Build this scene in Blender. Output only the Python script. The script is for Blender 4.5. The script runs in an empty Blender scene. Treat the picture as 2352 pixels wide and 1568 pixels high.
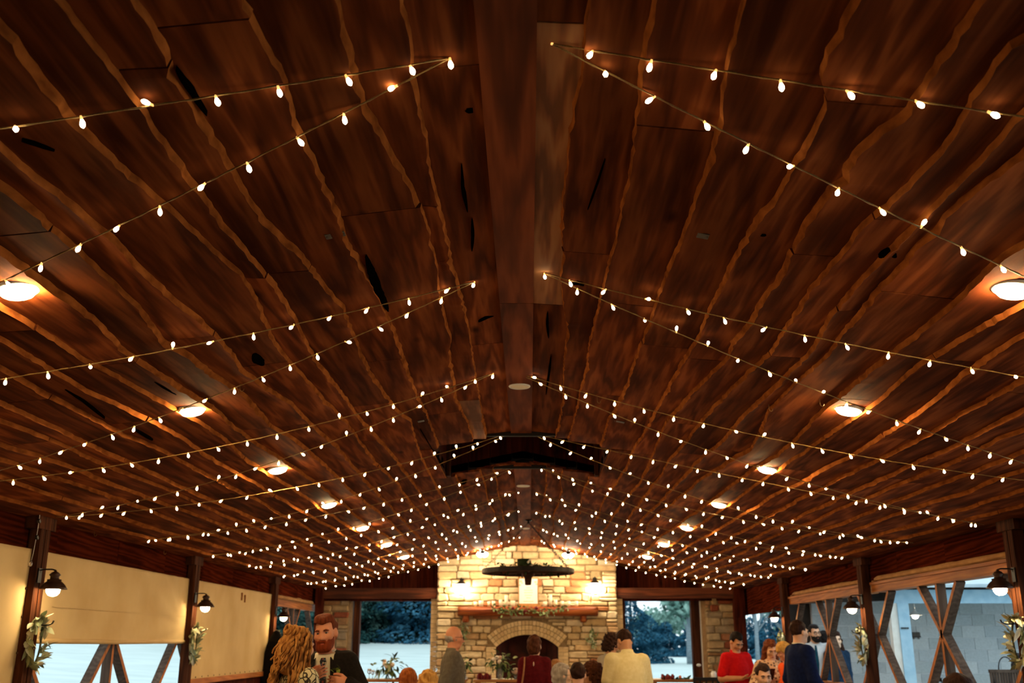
import bpy, math, random, re
import numpy as np
from mathutils import Vector, Matrix, noise as mnoise

SC = bpy.context.scene
COL = SC.collection
R = math.radians
rnd = random.Random(7)

# ------------------------------------------------------------------ camera
CAMH = 1.6
PITCH = math.atan(691 / 2287.0)
YAW = math.atan(39 * math.cos(PITCH) / 2287.0)
cam = bpy.data.cameras.new('camera')
cam.lens = 36 * 2287.0 / 2352
cam.sensor_width = 36
cam.clip_end = 400
cam.dof.use_dof = True
cam.dof.focus_distance = 4.6
cam.dof.aperture_fstop = 3.6
camo = bpy.data.objects.new('camera', cam)
COL.objects.link(camo)
camo.location = (0, 0, CAMH)
camo.rotation_euler = (R(90) + PITCH, 0, YAW)
SC.camera = camo

# ------------------------------------------------------------------ world, exposure
wd = bpy.data.worlds.new('overcast_dusk_sky')
SC.world = wd
wd.use_nodes = True
bg = wd.node_tree.nodes['Background']
bg.inputs['Color'].default_value = (0.80, 0.95, 1.0, 1)
bg.inputs['Strength'].default_value = 1.75
SC.view_settings.view_transform = 'Standard'
SC.view_settings.look = 'None'
SC.view_settings.gamma = 1.0
SC.view_settings.use_curve_mapping = False
SC.view_settings.exposure = 0.0
SC.cycles.use_denoising = True
SC.cycles.max_bounces = 7
SC.cycles.diffuse_bounces = 4
SC.cycles.sample_clamp_indirect = 4.0
SC.cycles.use_adaptive_sampling = True
SC.cycles.adaptive_threshold = 0.13
SC.cycles.use_light_tree = False
SC.cycles.debug_bvh_type = 'STATIC_BVH'
SC.cycles.debug_use_spatial_splits = True

L_DOWN = 500.0      # emission of the recessed downlights
L_BULB = 18.0       # string bulbs
L_SCONCE = 115.0     # barn sconces
L_LANTERN = 150.0    # lanterns on the chimney
L_FLOOD = 400.0     # flood heads above the chimney

# ------------------------------------------------------------------ projection helpers (photo pixel -> point in the place)
_c, _s = math.cos(PITCH), math.sin(PITCH)
_fw = Vector((-math.sin(YAW) * _c, math.cos(YAW) * _c, _s))
_rt = Vector((math.cos(YAW), math.sin(YAW), 0))
_up = _rt.cross(_fw)
CP = Vector((0, 0, CAMH))
def ray(x, y): return (_fw * 2287.0 + _rt * (x - 1176) - _up * (y - 784)).normalized()
def atY(x, y, Y): d = ray(x, y); return CP + d * (Y / d.y)
def atX(x, y, X): d = ray(x, y); return CP + d * (X / d.x)
def atZ(x, y, Z): d = ray(x, y); return CP + d * ((Z - CAMH) / d.z)

# ------------------------------------------------------------------ dimensions
XR = -0.06; APEX = 3.466; SLOPE = 0.21; HW = 4.1
YF = 20.0; YN = -2.0
def zc(X): return APEX - SLOPE * abs(X - XR)
POSTS_L = [0.25, 4.3, 8.35, 12.35, 16.35]
POSTS_R = [0.45, 4.5, 8.55, 12.5, 16.45]

# ------------------------------------------------------------------ colour and materials
def lin(h):
    h = h.lstrip('#'); out = []
    for i in (0, 2, 4):
        v = int(h[i:i + 2], 16) / 255
        out.append(v / 12.92 if v <= .04045 else ((v + .055) / 1.055) ** 2.4)
    return out
def C4(c):
    if isinstance(c, str): c = lin(c)
    return (c[0], c[1], c[2], 1)
class NT:
    def __init__(s, name):
        s.m = bpy.data.materials.new(name); s.m.use_nodes = True
        s.t = s.m.node_tree; s.n = s.t.nodes; s.b = s.n['Principled BSDF']
    def add(s, ty, **kw):
        n = s.n.new(ty)
        for k, v in kw.items():
            if k in n.inputs: n.inputs[k].default_value = v
            else: setattr(n, k, v)
        return n
    def link(s, a, b): s.t.links.new(a, b)
def ramp(nt, src, stops):
    r = nt.add('ShaderNodeValToRGB'); e = r.color_ramp.elements
    e[0].position, e[0].color = stops[0][0], C4(stops[0][1])
    e[1].position, e[1].color = stops[-1][0], C4(stops[-1][1])
    for p, c in stops[1:-1]:
        x = e.new(p); x.color = C4(c)
    nt.link(src, r.inputs[0]); return r
def coords(nt, scale=(1, 1, 1), rnd_off=True):
    tc = nt.add('ShaderNodeTexCoord'); mp = nt.add('ShaderNodeMapping')
    mp.inputs['Scale'].default_value = scale
    nt.link(tc.outputs['Object'], mp.inputs['Vector'])
    oi = nt.add('ShaderNodeObjectInfo')
    if rnd_off:
        mu = nt.add('ShaderNodeMath', operation='MULTIPLY'); mu.inputs[1].default_value = 37.0
        nt.link(oi.outputs['Random'], mu.inputs[0]); nt.link(mu.outputs[0], mp.inputs['Location'])
    return mp, oi
def value_jitter(nt, col_out, oi, amt):
    hs = nt.add('ShaderNodeHueSaturation')
    mr = nt.add('ShaderNodeMapRange'); mr.inputs['To Min'].default_value = 1 - amt; mr.inputs['To Max'].default_value = 1 + amt
    nt.link(oi.outputs['Random'], mr.inputs['Value']); nt.link(mr.outputs[0], hs.inputs['Value']); nt.link(col_out, hs.inputs['Color'])
    return hs.outputs[0]
def bump(nt, src, strength, dist=.01):
    b = nt.add('ShaderNodeBump'); b.inputs['Strength'].default_value = strength; b.inputs['Distance'].default_value = dist
    nt.link(src, b.inputs['Height']); nt.link(b.outputs[0], nt.b.inputs['Normal'])
_MC = {}
def mat(name, c1, c2=None, scale=20, rough=.7, metal=0, jit=0, bmp=0, spec=None, stretch=(1, 1, 1)):
    if name in _MC: return _MC[name]
    nt = NT(name); nt.b.inputs['Roughness'].default_value = rough; nt.b.inputs['Metallic'].default_value = metal
    if spec is not None: nt.b.inputs['Specular IOR Level'].default_value = spec
    mp, oi = coords(nt, stretch)
    no = nt.add('ShaderNodeTexNoise'); no.inputs['Scale'].default_value = scale; no.inputs['Detail'].default_value = 4
    nt.link(mp.outputs[0], no.inputs['Vector'])
    r = ramp(nt, no.outputs[0], [(.32, c1), (.68, c2 or c1)])
    out = r.outputs[0]
    if jit: out = value_jitter(nt, out, oi, jit)
    nt.link(out, nt.b.inputs['Base Color'])
    if bmp: bump(nt, no.outputs[0], bmp)
    _MC[name] = nt.m; return nt.m
def emit(name, col, strength):
    if name in _MC: return _MC[name]
    nt = NT(name); nt.b.inputs['Base Color'].default_value = (.9, .85, .75, 1)
    nt.b.inputs['Emission Color'].default_value = C4(col); nt.b.inputs['Emission Strength'].default_value = strength
    nt.m.cycles.emission_sampling = 'AUTO' if (strength > 5 and 'bulb' not in name) else 'NONE'
    _MC[name] = nt.m; return nt.m
def wood(name, c1, c2, c3, axis=1, scale=1.0, rough=.75, jit=.25, grain=1.0, knots=True, spec=.2):
    """rough sawn timber: long streaks, cathedral figure and dark knots, run along one axis"""
    if name in _MC: return _MC[name]
    nt = NT(name); nt.b.inputs['Roughness'].default_value = rough; nt.b.inputs['Specular IOR Level'].default_value = spec
    st = [7.0 * scale] * 3; st[axis] = .55 * scale
    mp, oi = coords(nt, tuple(st))
    n1 = nt.add('ShaderNodeTexNoise'); n1.inputs['Scale'].default_value = 1.6; n1.inputs['Detail'].default_value = 5; n1.inputs['Distortion'].default_value = .6
    nt.link(mp.outputs[0], n1.inputs['Vector'])
    wv = nt.add('ShaderNodeTexWave'); wv.inputs['Scale'].default_value = 1.1; wv.inputs['Distortion'].default_value = 9; wv.inputs['Detail'].default_value = 3; wv.inputs['Detail Scale'].default_value = 1.4
    wv.wave_type = 'RINGS'
    nt.link(mp.outputs[0], wv.inputs['Vector'])
    mx = nt.add('ShaderNodeMix', data_type='FLOAT'); mx.inputs[0].default_value = .32 * grain
    nt.link(n1.outputs[0], mx.inputs[2]); nt.link(wv.outputs['Fac'], mx.inputs[3])
    r = ramp(nt, mx.outputs[0], [(.25, c1), (.55, c2), (.85, c3)])
    out = r.outputs[0]
    st2 = [5.0 * scale] * 3; st2[axis] = 2.2 * scale
    mp2, _ = coords(nt, tuple(st2))
    n2 = nt.add('ShaderNodeTexNoise'); n2.inputs['Scale'].default_value = .55; n2.inputs['Detail'].default_value = 3
    nt.link(mp2.outputs[0], n2.inputs['Vector'])
    r2 = ramp(nt, n2.outputs[0], [(.3, (.5, .5, .5)), (.62, (1, 1, 1))])
    m2 = nt.add('ShaderNodeMix', data_type='RGBA', blend_type='MULTIPLY'); m2.inputs[0].default_value = .75
    nt.link(out, m2.inputs[6]); nt.link(r2.outputs[0], m2.inputs[7]); out = m2.outputs[2]
    if knots:
        vo = nt.add('ShaderNodeTexVoronoi'); vo.inputs['Scale'].default_value = .5
        nt.link(mp2.outputs[0], vo.inputs['Vector'])
        r3 = ramp(nt, vo.outputs['Distance'], [(.02, (.08, .06, .05)), (.1, (1, 1, 1))])
        m3 = nt.add('ShaderNodeMix', data_type='RGBA', blend_type='MULTIPLY'); m3.inputs[0].default_value = .9
        nt.link(out, m3.inputs[6]); nt.link(r3.outputs[0], m3.inputs[7]); out = m3.outputs[2]
    if jit: out = value_jitter(nt, out, oi, jit)
    nt.link(out, nt.b.inputs['Base Color'])
    bump(nt, mx.outputs[0], .18, .006)
    _MC[name] = nt.m; return nt.m
def palette(name, cols, rough=.85, scale=14, bmp=.6, vary=.3):
    """one colour of the palette for each object, with mottling"""
    if name in _MC: return _MC[name]
    nt = NT(name); nt.b.inputs['Roughness'].default_value = rough; nt.b.inputs['Specular IOR Level'].default_value = .2
    mp, oi = coords(nt)
    r = nt.add('ShaderNodeValToRGB'); r.color_ramp.interpolation = 'CONSTANT'; e = r.color_ramp.elements
    e[0].position = 0; e[0].color = C4(cols[0]); e[1].position = 1 / len(cols); e[1].color = C4(cols[1])
    for i in range(2, len(cols)):
        x = e.new(i / len(cols)); x.color = C4(cols[i])
    nt.link(oi.outputs['Random'], r.inputs[0])
    no = nt.add('ShaderNodeTexNoise'); no.inputs['Scale'].default_value = scale; no.inputs['Detail'].default_value = 5
    nt.link(mp.outputs[0], no.inputs['Vector'])
    r2 = ramp(nt, no.outputs[0], [(.3, (1 - vary,) * 3), (.7, (1, 1, 1))])
    m = nt.add('ShaderNodeMix', data_type='RGBA', blend_type='MULTIPLY'); m.inputs[0].default_value = 1
    nt.link(r.outputs[0], m.inputs[6]); nt.link(r2.outputs[0], m.inputs[7]); nt.link(m.outputs[2], nt.b.inputs['Base Color'])
    bump(nt, no.outputs[0], bmp)
    _MC[name] = nt.m; return nt.m

# ------------------------------------------------------------------ mesh helpers
class MB:
    def __init__(s): s.v = []; s.f = []; s.mi = []; s.sm = []
    def add(s, vs, fs, mi=0, smooth=False):
        o = len(s.v); s.v += [tuple(p) for p in vs]; s.f += [tuple(i + o for i in f) for f in fs]
        s.mi += [mi] * len(fs); s.sm += [smooth] * len(fs); return s
    def box(s, c, size, rot=None, mi=0, taper=1.0):
        hx, hy, hz = size[0] / 2, size[1] / 2, size[2] / 2
        vs = []
        for z in (-hz, hz):
            k = taper if z > 0 else 1
            for x, y in ((-hx, -hy), (hx, -hy), (hx, hy), (-hx, hy)): vs.append(Vector((x * k, y * k, z)))
        if rot is not None: vs = [rot @ v for v in vs]
        c = Vector(c); vs = [v + c for v in vs]
        return s.add(vs, [(3, 2, 1, 0), (4, 5, 6, 7), (0, 1, 5, 4), (1, 2, 6, 5), (2, 3, 7, 6), (3, 0, 4, 7)], mi)
    def span(s, lo, hi, mi=0):
        return s.box([(a + b) / 2 for a, b in zip(lo, hi)], [abs(b - a) for a, b in zip(lo, hi)], None, mi)
    def bar(s, a, b, w, d, side=(1, 0, 0), mi=0):
        """square timber from a to b; d is its size along side, w across"""
        a, b = Vector(a), Vector(b); z = (b - a).normalized(); x = Vector(side); x = (x - z * x.dot(z)).normalized(); y = z.cross(x)
        m = Matrix((x, y, z)).transposed()
        return s.box((a + b) / 2, (d, w, (b - a).length), m, mi)
    def tube(s, pts, r, n=8, mi=0, cap=True, smooth=True):
        pts = [Vector(p) for p in pts]; k = len(pts); rr = r if hasattr(r, '__len__') else [r] * k
        vs = []; u = None
        for i, p in enumerate(pts):
            t = (pts[min(i + 1, k - 1)] - pts[max(i - 1, 0)])
            t = t.normalized() if t.length > 1e-9 else Vector((0, 0, 1))
            if u is None: u = t.orthogonal().normalized()
            u = u - t * u.dot(t); u = u.normalized() if u.length > 1e-6 else t.orthogonal().normalized()
            w = t.cross(u)
            for j in range(n):
                a = 2 * math.pi * j / n; vs.append(p + (u * math.cos(a) + w * math.sin(a)) * rr[i])
        fs = [(i * n + j, i * n + (j + 1) % n, (i + 1) * n + (j + 1) % n, (i + 1) * n + j) for i in range(k - 1) for j in range(n)]
        s.add(vs, fs, mi, smooth)
        if cap: s.add([], []); o = len(s.v) - len(vs); s.f += [tuple(o + j for j in reversed(range(n))), tuple(o + (k - 1) * n + j for j in range(n))]; s.mi += [mi] * 2; s.sm += [False] * 2
        return s
    def lathe(s, prof, c=(0, 0, 0), n=20, mi=0, rot=None, smooth=True, cap=True):
        c = Vector(c); vs = []
        for r, z in prof:
            for j in range(n):
                a = 2 * math.pi * j / n; v = Vector((r * math.cos(a), r * math.sin(a), z)); vs.append(c + (rot @ v if rot is not None else v))
        k = len(prof)
        fs = [(i * n + j, i * n + (j + 1) % n, (i + 1) * n + (j + 1) % n, (i + 1) * n + j) for i in range(k - 1) for j in range(n)]
        if cap: fs += [tuple(reversed(range(n))), tuple((k - 1) * n + j for j in range(n))]
        return s.add(vs, fs, mi, smooth)
    def ball(s, c, r, n=8, mi=0, rot=None):
        if not hasattr(r, '__len__'): r = (r, r, r)
        c = Vector(c); vs = []; m = max(4, n // 2 + 1)
        for i in range(m + 1):
            th = math.pi * i / m
            for j in range(n):
                a = 2 * math.pi * j / n
                v = Vector((r[0] * math.sin(th) * math.cos(a), r[1] * math.sin(th) * math.sin(a), r[2] * math.cos(th)))
                vs.append(c + (rot @ v if rot is not None else v))
        fs = [(i * n + j, (i + 1) * n + j, (i + 1) * n + (j + 1) % n, i * n + (j + 1) % n) for i in range(m) for j in range(n)]
        return s.add(vs, fs, mi, True)
    def mesh(s, name, mats):
        me = bpy.data.meshes.new(name); me.from_pydata(s.v, [], s.f)
        for m in (mats if isinstance(mats, (list, tuple)) else [mats]): me.materials.append(m)
        if s.f:
            me.polygons.foreach_set('material_index', s.mi); me.polygons.foreach_set('use_smooth', s.sm)
        me.update(); return me
def ob(name, data, mats=None, parent=None, loc=None, rot=None):
    me = data.mesh(name, mats) if isinstance(data, MB) else data
    o = bpy.data.objects.new(name, me); COL.objects.link(o)
    if parent is not None: o.parent = parent
    if loc is not None: o.location = loc
    if rot is not None: o.rotation_euler = rot
    return o
def tag(o, label=None, cat=None, group=None, kind=None):
    if label: o['label'] = label
    if cat: o['category'] = cat
    if group: o['group'] = group
    if kind: o['kind'] = kind
    return o
def thing(name, label, cat, loc=(0, 0, 0), rz=0, group=None):
    o = bpy.data.objects.new(name, None); COL.objects.link(o); o.location = loc; o.rotation_euler = (0, 0, rz)
    o.empty_display_size = .1
    return tag(o, label, cat, group)
def struct(name, data, mats):
    return tag(ob(name, data, mats), kind='structure')
def fbm(x, y=0., z=0.): return mnoise.noise((x, y, z))
ORD = ['first', 'second', 'third', 'fourth', 'fifth', 'sixth', 'seventh', 'eighth', 'ninth', 'tenth', 'eleventh', 'twelfth']

# ------------------------------------------------------------------ materials of the place
M_PLANK = wood('ceiling_plank_wood', '#4c2311', '#72391b', '#9c582d', 1, 1.0, .9, .3, spec=.025)
M_WANE = mat('sapwood_edge', '#75401d', '#a8642f', 22, .95, spec=0, jit=.15, bmp=.5, stretch=(1, .4, 1))
M_PALE = wood('pale_plank_wood', '#7a4a2a', '#9c6238', '#b57d4e', 1, 1.0, .75, .1, 1.8, False)
M_RIDGE = wood('ridge_board_wood', '#54240f', '#783a1b', '#954e28', 1, .8, .8, .1, spec=.08)
M_DARKX = wood('dark_board_vertical', '#2a0d05', '#47190b', '#5c2511', 2, 1.0, .85, .2, spec=.05)
M_DARKY = wood('dark_board_lengthwise', '#2a0d05', '#47190b', '#5c2511', 1, 1.0, .85, .15, spec=0.)
M_BEAMX = wood('lintel_timber', '#3a1a0d', '#5c2c15', '#7c3f20', 0, 1.0, .7, .1)
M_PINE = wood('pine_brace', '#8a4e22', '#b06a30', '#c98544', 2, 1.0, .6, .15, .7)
M_BRACESHADE_BENCH = wood('weathered_brace_side', '#3a2c22', '#54443a', '#6a5a4e', 2, 1.0, .8, .15, .6)  # shade of brace sides put into the colour; also plain wood for the bench
M_PINEY = wood('pine_beam', '#8a4e22', '#b06a30', '#c98544', 1, 1.0, .6, .12, .7)
M_POST = wood('post_timber', '#301a10', '#4a2817', '#623820', 2, 1.0, .8, .12, spec=.05)
M_BACK = mat('roof_sheathing', '#0d0705', '#160c08', 8, .95)
M_IRON = mat('black_iron', '#120d0b', '#1d1512', 40, .5, .6)
M_BRONZE = mat('bronze_metal', '#2a1810', '#3a2417', 30, .45, .5)
M_WHITE = mat('white_paint', '#d9d6cf', '#e6e4de', 10, .6)
M_FLOOR = mat('concrete_floor', '#8c7a66', '#a8967f', 3, .6, bmp=.1)
M_MORTAR = mat('mortar', '#7a6548', '#927b58', 25, .95, bmp=.4)
M_STONE = palette('fieldstone', ['#cdb58c', '#d9c39a', '#c2a678', '#dcc8a4', '#cfae7e', '#c8a478', '#d5bf97', '#d9c39a', '#c8b084', '#cdb58c', '#b47a50', '#d2b98e', '#c8a67a', '#dcc8a4'], vary=.28)
M_STONED = palette('pillar_stone', ['#a88a63', '#b7986e', '#97704c', '#a47a55', '#8c4a30', '#ad9470', '#9a8468', '#a06a48', '#b49a74'], vary=.3)
M_BRICK = palette('tan_brick', ['#d8bd8e', '#cfb284', '#e0c79b', '#d2b78a'], vary=.15, bmp=.3)
M_FIREBOX = mat('sooty_firebox', '#2a0f0a', '#5a2014', 4, .9)  # dark red-brown inside of the firebox
SEAM_L = [
 [(2.50,0.30),(2.74,0.30),(2.94,0.31),(3.27,0.31),(3.53,0.32),(3.98,0.31),(4.35,0.31),(4.49,0.31),(4.81,0.30),(5.26,0.29),(5.66,0.29),(6.49,0.30),(7.56,0.31),(8.78,0.31)],
 [(2.45,0.48),(2.72,0.48),(2.95,0.48),(3.29,0.45),(3.72,0.39),(4.02,0.38),(4.47,0.38),(4.99,0.40),(5.71,0.40),(5.96,0.43),(6.61,0.45),(7.22,0.47)],
 [(2.37,0.71),(2.52,0.71),(2.78,0.70),(2.96,0.72),(3.18,0.72),(3.49,0.72),(3.84,0.72),(4.00,0.73),(4.47,0.71),(4.91,0.70),(5.33,0.70),(6.02,0.71),(6.68,0.73),(7.52,0.72),(8.88,0.74)],
 [(2.29,0.98),(2.46,0.97),(2.59,1.00),(2.78,0.99),(3.01,1.00),(3.10,0.99),(3.24,1.00),(3.39,1.01),(3.66,1.00),(3.90,0.97),(4.07,0.94),(4.50,0.92),(4.83,0.89),(5.25,0.91),(5.62,0.93),(6.07,0.94),(6.59,0.93),(7.24,0.91),(7.61,0.85)],
 [(4.17,1.14),(4.34,1.12),(4.64,1.13),(5.16,1.16),(5.59,1.19),(6.22,1.18),(7.12,1.19),(7.82,1.17),(9.05,1.14)],
 [(2.22,1.32),(2.34,1.32),(2.53,1.34),(2.68,1.34),(2.85,1.34),(3.20,1.32),(3.45,1.29),(3.67,1.27),(3.85,1.26),(4.14,1.22),(4.46,1.24),(4.70,1.26),(5.04,1.30),(5.31,1.32),(5.70,1.32),(6.36,1.31),(7.24,1.29)],
 [(2.81,1.61),(3.00,1.60),(3.21,1.58),(3.42,1.57),(3.61,1.56),(3.89,1.57),(4.24,1.57),(4.54,1.55),(4.86,1.55),(5.23,1.56),(5.52,1.59),(5.98,1.56),(6.45,1.51),(7.02,1.52),(7.99,1.49)],
 [(3.00,1.71),(3.24,1.70),(3.61,1.71),(3.70,1.71),(4.03,1.72),(4.35,1.73),(4.83,1.79),(5.03,1.75),(5.51,1.74),(6.05,1.71),(6.93,1.76),(7.44,1.71),(8.51,1.71)],
 [(3.48,1.94),(3.72,1.94),(3.96,1.94),(4.20,1.94),(4.51,1.96),(4.85,1.99),(5.22,1.98),(5.69,1.96),(6.14,1.94),(6.68,1.97),(7.34,1.97),(8.24,1.94)],
 [(4.00,2.20),(4.19,2.19),(4.47,2.19),(4.82,2.20),(5.17,2.17),(5.48,2.16),(6.06,2.13),(6.45,2.11),(7.01,2.11),(7.75,2.17)],
 [(4.35,2.37),(4.83,2.38),(5.29,2.39),(5.82,2.35),(6.23,2.33),(6.73,2.32),(7.23,2.35)],
 [(4.70,2.55),(5.21,2.57),(5.65,2.57),(6.36,2.58),(6.83,2.54),(7.39,2.54)],
 [(5.22,2.81),(5.68,2.81),(6.17,2.82),(6.62,2.83),(7.17,2.82)],
 [(5.53,2.96),(5.86,2.94),(6.33,2.94),(6.81,2.96)]]
SEAM_R = [
 [(3.10,0.23),(3.27,0.22),(3.58,0.22),(3.87,0.21),(4.29,0.22),(4.57,0.24),(4.77,0.23),(5.24,0.26),(5.38,0.28),(5.67,0.30),(6.34,0.30),(7.42,0.33),(8.44,0.32)],
 [(2.55,0.42),(2.75,0.42),(3.00,0.44),(3.10,0.44),(3.49,0.46),(3.84,0.46),(4.29,0.46),(4.65,0.45),(4.97,0.45),(5.41,0.44),(5.99,0.44),(6.55,0.45),(7.08,0.44),(7.84,0.44),(8.81,0.42)],
 [(2.41,0.66),(2.62,0.67),(2.86,0.70),(3.14,0.72),(3.40,0.73),(3.72,0.73),(4.16,0.73),(5.00,0.73),(5.22,0.74),(5.70,0.73),(6.25,0.73),(6.53,0.74),(6.98,0.73),(7.78,0.70),(9.02,0.71)],
 [(2.33,0.94),(2.52,0.94),(2.64,0.94),(2.78,1.00),(2.93,1.01),(3.06,1.02),(3.22,1.01),(3.38,1.01),(3.58,1.01),(3.65,0.99),(3.86,0.98),(3.96,0.98),(4.18,0.98),(4.50,0.99),(4.83,0.99),(5.18,1.01),(5.48,1.01),(5.88,1.00),(6.46,1.00),(7.17,1.00)],
 [(2.27,1.23),(2.39,1.23),(2.50,1.23),(2.59,1.23),(2.77,1.24),(2.91,1.20),(3.04,1.18),(3.20,1.17),(3.25,1.20),(3.35,1.17),(3.55,1.16),(3.64,1.16),(3.72,1.17),(3.95,1.18),(4.20,1.20),(4.47,1.20),(4.72,1.20),(5.00,1.21),(5.29,1.19),(5.56,1.22),(6.04,1.19),(6.70,1.14),(7.55,1.11)],
 [(2.32,1.39),(2.38,1.37),(2.52,1.38),(2.67,1.39),(2.81,1.41),(2.99,1.42),(3.10,1.41),(3.30,1.40),(3.51,1.38),(3.66,1.36),(3.77,1.37),(3.92,1.37),(4.33,1.36),(4.64,1.38),(4.88,1.39),(5.36,1.41),(5.78,1.38),(6.52,1.35),(7.06,1.34),(8.06,1.34),(8.96,1.32)],
 [(3.65,1.53),(3.89,1.52),(4.07,1.52),(4.31,1.52),(4.60,1.53),(4.83,1.55),(5.06,1.58),(5.33,1.59),(5.92,1.58),(6.82,1.56),(7.75,1.58),(8.70,1.54)],
 [(2.87,1.64),(3.06,1.62),(3.31,1.59),(3.51,1.60),(3.71,1.60),(3.93,1.61),(4.16,1.61),(4.32,1.62),(4.49,1.63),(4.72,1.64),(4.98,1.66),(5.27,1.68),(5.81,1.66),(6.53,1.67),(7.16,1.75),(7.81,1.82)],
 [(3.48,1.92),(3.78,1.92),(4.17,1.94),(4.48,1.95),(4.85,1.94),(5.24,1.94),(5.70,1.95),(6.14,1.95),(6.63,1.97),(7.18,2.01),(7.80,2.02)],
 [(4.04,2.18),(4.24,2.16),(4.51,2.14),(4.75,2.13),(5.02,2.11),(5.26,2.12),(5.62,2.15),(5.88,2.16),(6.22,2.16),(6.88,2.15),(7.51,2.16)],
 [(4.38,2.33),(4.69,2.33),(5.10,2.34),(5.40,2.38),(5.71,2.41),(6.15,2.43),(6.80,2.44),(7.38,2.46)],
 [(4.96,2.60),(5.42,2.62),(5.80,2.62),(6.33,2.64),(7.06,2.64)],
 [(5.46,2.83),(5.90,2.84),(6.50,2.87),(7.12,2.85)],
 [(5.84,3.00),(6.10,2.98),(6.52,3.01),(7.05,3.02)]]

# ================================================================== CEILING
def seam_fn(pts, base, seed):
    def f(y):
        if pts and pts[0][0] <= y <= pts[-1][0]:
            for (a, ua), (b, ub) in zip(pts, pts[1:]):
                if a <= y <= b: u = ua + (ub - ua) * (y - a) / max(b - a, 1e-6); break
            w = .006
        else:
            if pts:
                e = pts[0] if y < pts[0][0] else pts[-1]
                k = math.exp(-abs(y - e[0]) / 1.2); u = base + (e[1] - base) * k
            else: k = 0; u = base
            u += (1 - k) * (.05 * fbm(y * .45, seed) + .028 * fbm(y * 1.1, seed + 9)); w = .012
        return u + w * fbm(y * 4.0, seed + 3) + .004 * fbm(y * 17, seed + 5)
    return f
def side_seams(traced, extra, seed):
    out = []
    for i, t in enumerate(traced):
        base = sum(p[1] for p in t) / len(t); out.append((base, seam_fn(t, base, seed + i * 3.7)))
    for j, u in enumerate(extra): out.append((u, seam_fn([], u, seed + 50 + j * 4.3)))
    out.sort(key=lambda q: q[0]); return out
seamsL = side_seams(SEAM_L, [3.16, 3.36, 3.6, 3.84], 1.0)
seamsR = side_seams(SEAM_R, [3.22, 3.44, 3.66, 3.88], 90.0)
CUP = (8.85, 10.45, .80)           # cupola opening: y0, y1, half width

ceil_mb = MB()
def slope_pt(sg, u, y, dz=0.): x = XR + sg * u; return (x, y, APEX - SLOPE * u + dz)
def sheath(sg, u0, u1, y0, y1):
    vs = [slope_pt(sg, u, y, dz) for dz in (.0, .08) for (u, y) in ((u0, y0), (u1, y0), (u1, y1), (u0, y1))]
    ceil_mb.add(vs, [(0, 1, 2, 3), (7, 6, 5, 4), (0, 4, 5, 1), (1, 5, 6, 2), (2, 6, 7, 3), (3, 7, 4, 0)])
for sg in (-1, 1):
    sheath(sg, CUP[2], HW + .12, YN, YF + .3)
    sheath(sg, 0, CUP[2], YN, CUP[0]); sheath(sg, 0, CUP[2], CUP[1], YF + .3)
ceiling = struct('ceiling', ceil_mb, M_BACK)

def plank(sg, fa, fb, y0, y1, seed, m_face, skew, first=False):
    """live edge board: ridge side edge is waney and laps over its neighbour, eave side tucks under the next"""
    step = .045 if y1 < 9 else .07 if y1 < 11 else .13
    n = max(4, int((y1 - y0) / step)); vs = []; fs = []; mi = []
    for i in range(n + 1):
        t = i / n
        y = y0 + (y1 - y0) * t
        ua, ub = fa(y), fb(y) + .035
        if ub - ua < .07: ub = ua + .07
        w = .0 if first else max(.0015, .003 + .02 * fbm(y * .9, seed) + .012 * fbm(y * 5, seed + 2) + .007 * fbm(y * 19, seed + 4))
        if not first:
            ua += .008 * fbm(y * 21, seed + 7) + .007 * fbm(y * 9, seed + 8)
        ya = y + skew * ((1 - t) if i == 0 else 0)
        d0, d1 = (-.042, -.011)
        ua0 = ua - (.005 if not first else 0)
        vs += [slope_pt(sg, ua0, y, d0 + .027), slope_pt(sg, ua + w, y, d0), slope_pt(sg, (ua + ub) / 2, y, (d0 + d1) / 2 + .002 * fbm(y * .8, seed + 11)),
               slope_pt(sg, ub, y, d1), slope_pt(sg, ub, y, d1 + .018)]
    for i in range(n):
        a = i * 5; b = a + 5
        for k, m in ((0, 1), (1, 0), (2, 0), (3, 0)):
            q = (a + k, b + k, b + k + 1, a + k + 1); fs.append(q if sg < 0 else q[::-1]); mi.append(m)
        q = (a + 4, b + 4, b, a); fs.append(q if sg < 0 else q[::-1]); mi.append(0)
    fs += [(0, 1, 2, 3, 4), tuple(n * 5 + k for k in (4, 3, 2, 1, 0))]; mi += [0, 0]
    mb = MB(); mb.add(vs, fs, 0); mb.mi = mi
    return ob('plank', mb, [m_face, M_WANE], ceiling)
JOINTS_L = {0: [2.85, 6.0], 1: [.6, 3.85, 7.35, 9.0], 2: [1.2, 3.82, 7.6], 3: [2.4, 5.9], 4: [2.55, 4.25], 5: [1.1, 4.24, 8.0], 6: [2.0, 5.5], 7: [.4, 4.84, 7.0], 8: [3.4, 6.9], 9: [5.0, 8.4], 10: [4.3, 7.7], 11: [2.2, 6.1], 12: [5.3, 8.9], 13: [3.9, 7.0]}
JOINTS_R = {0: [2.62, 5.25], 1: [1.0, 4.4, 7.9], 2: [3.12, 5.0, 7.0], 3: [1.6, 5.6], 4: [2.77, 5.7], 5: [.9, 3.95, 7.4], 6: [3.5, 5.36], 7: [1.9, 4.5, 8.0], 8: [4.17, 7.2], 9: [2.6, 5.9], 10: [4.9, 8.2], 11: [3.3, 6.6], 12: [5.2, 8.6], 13: [4.0, 7.8]}
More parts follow.
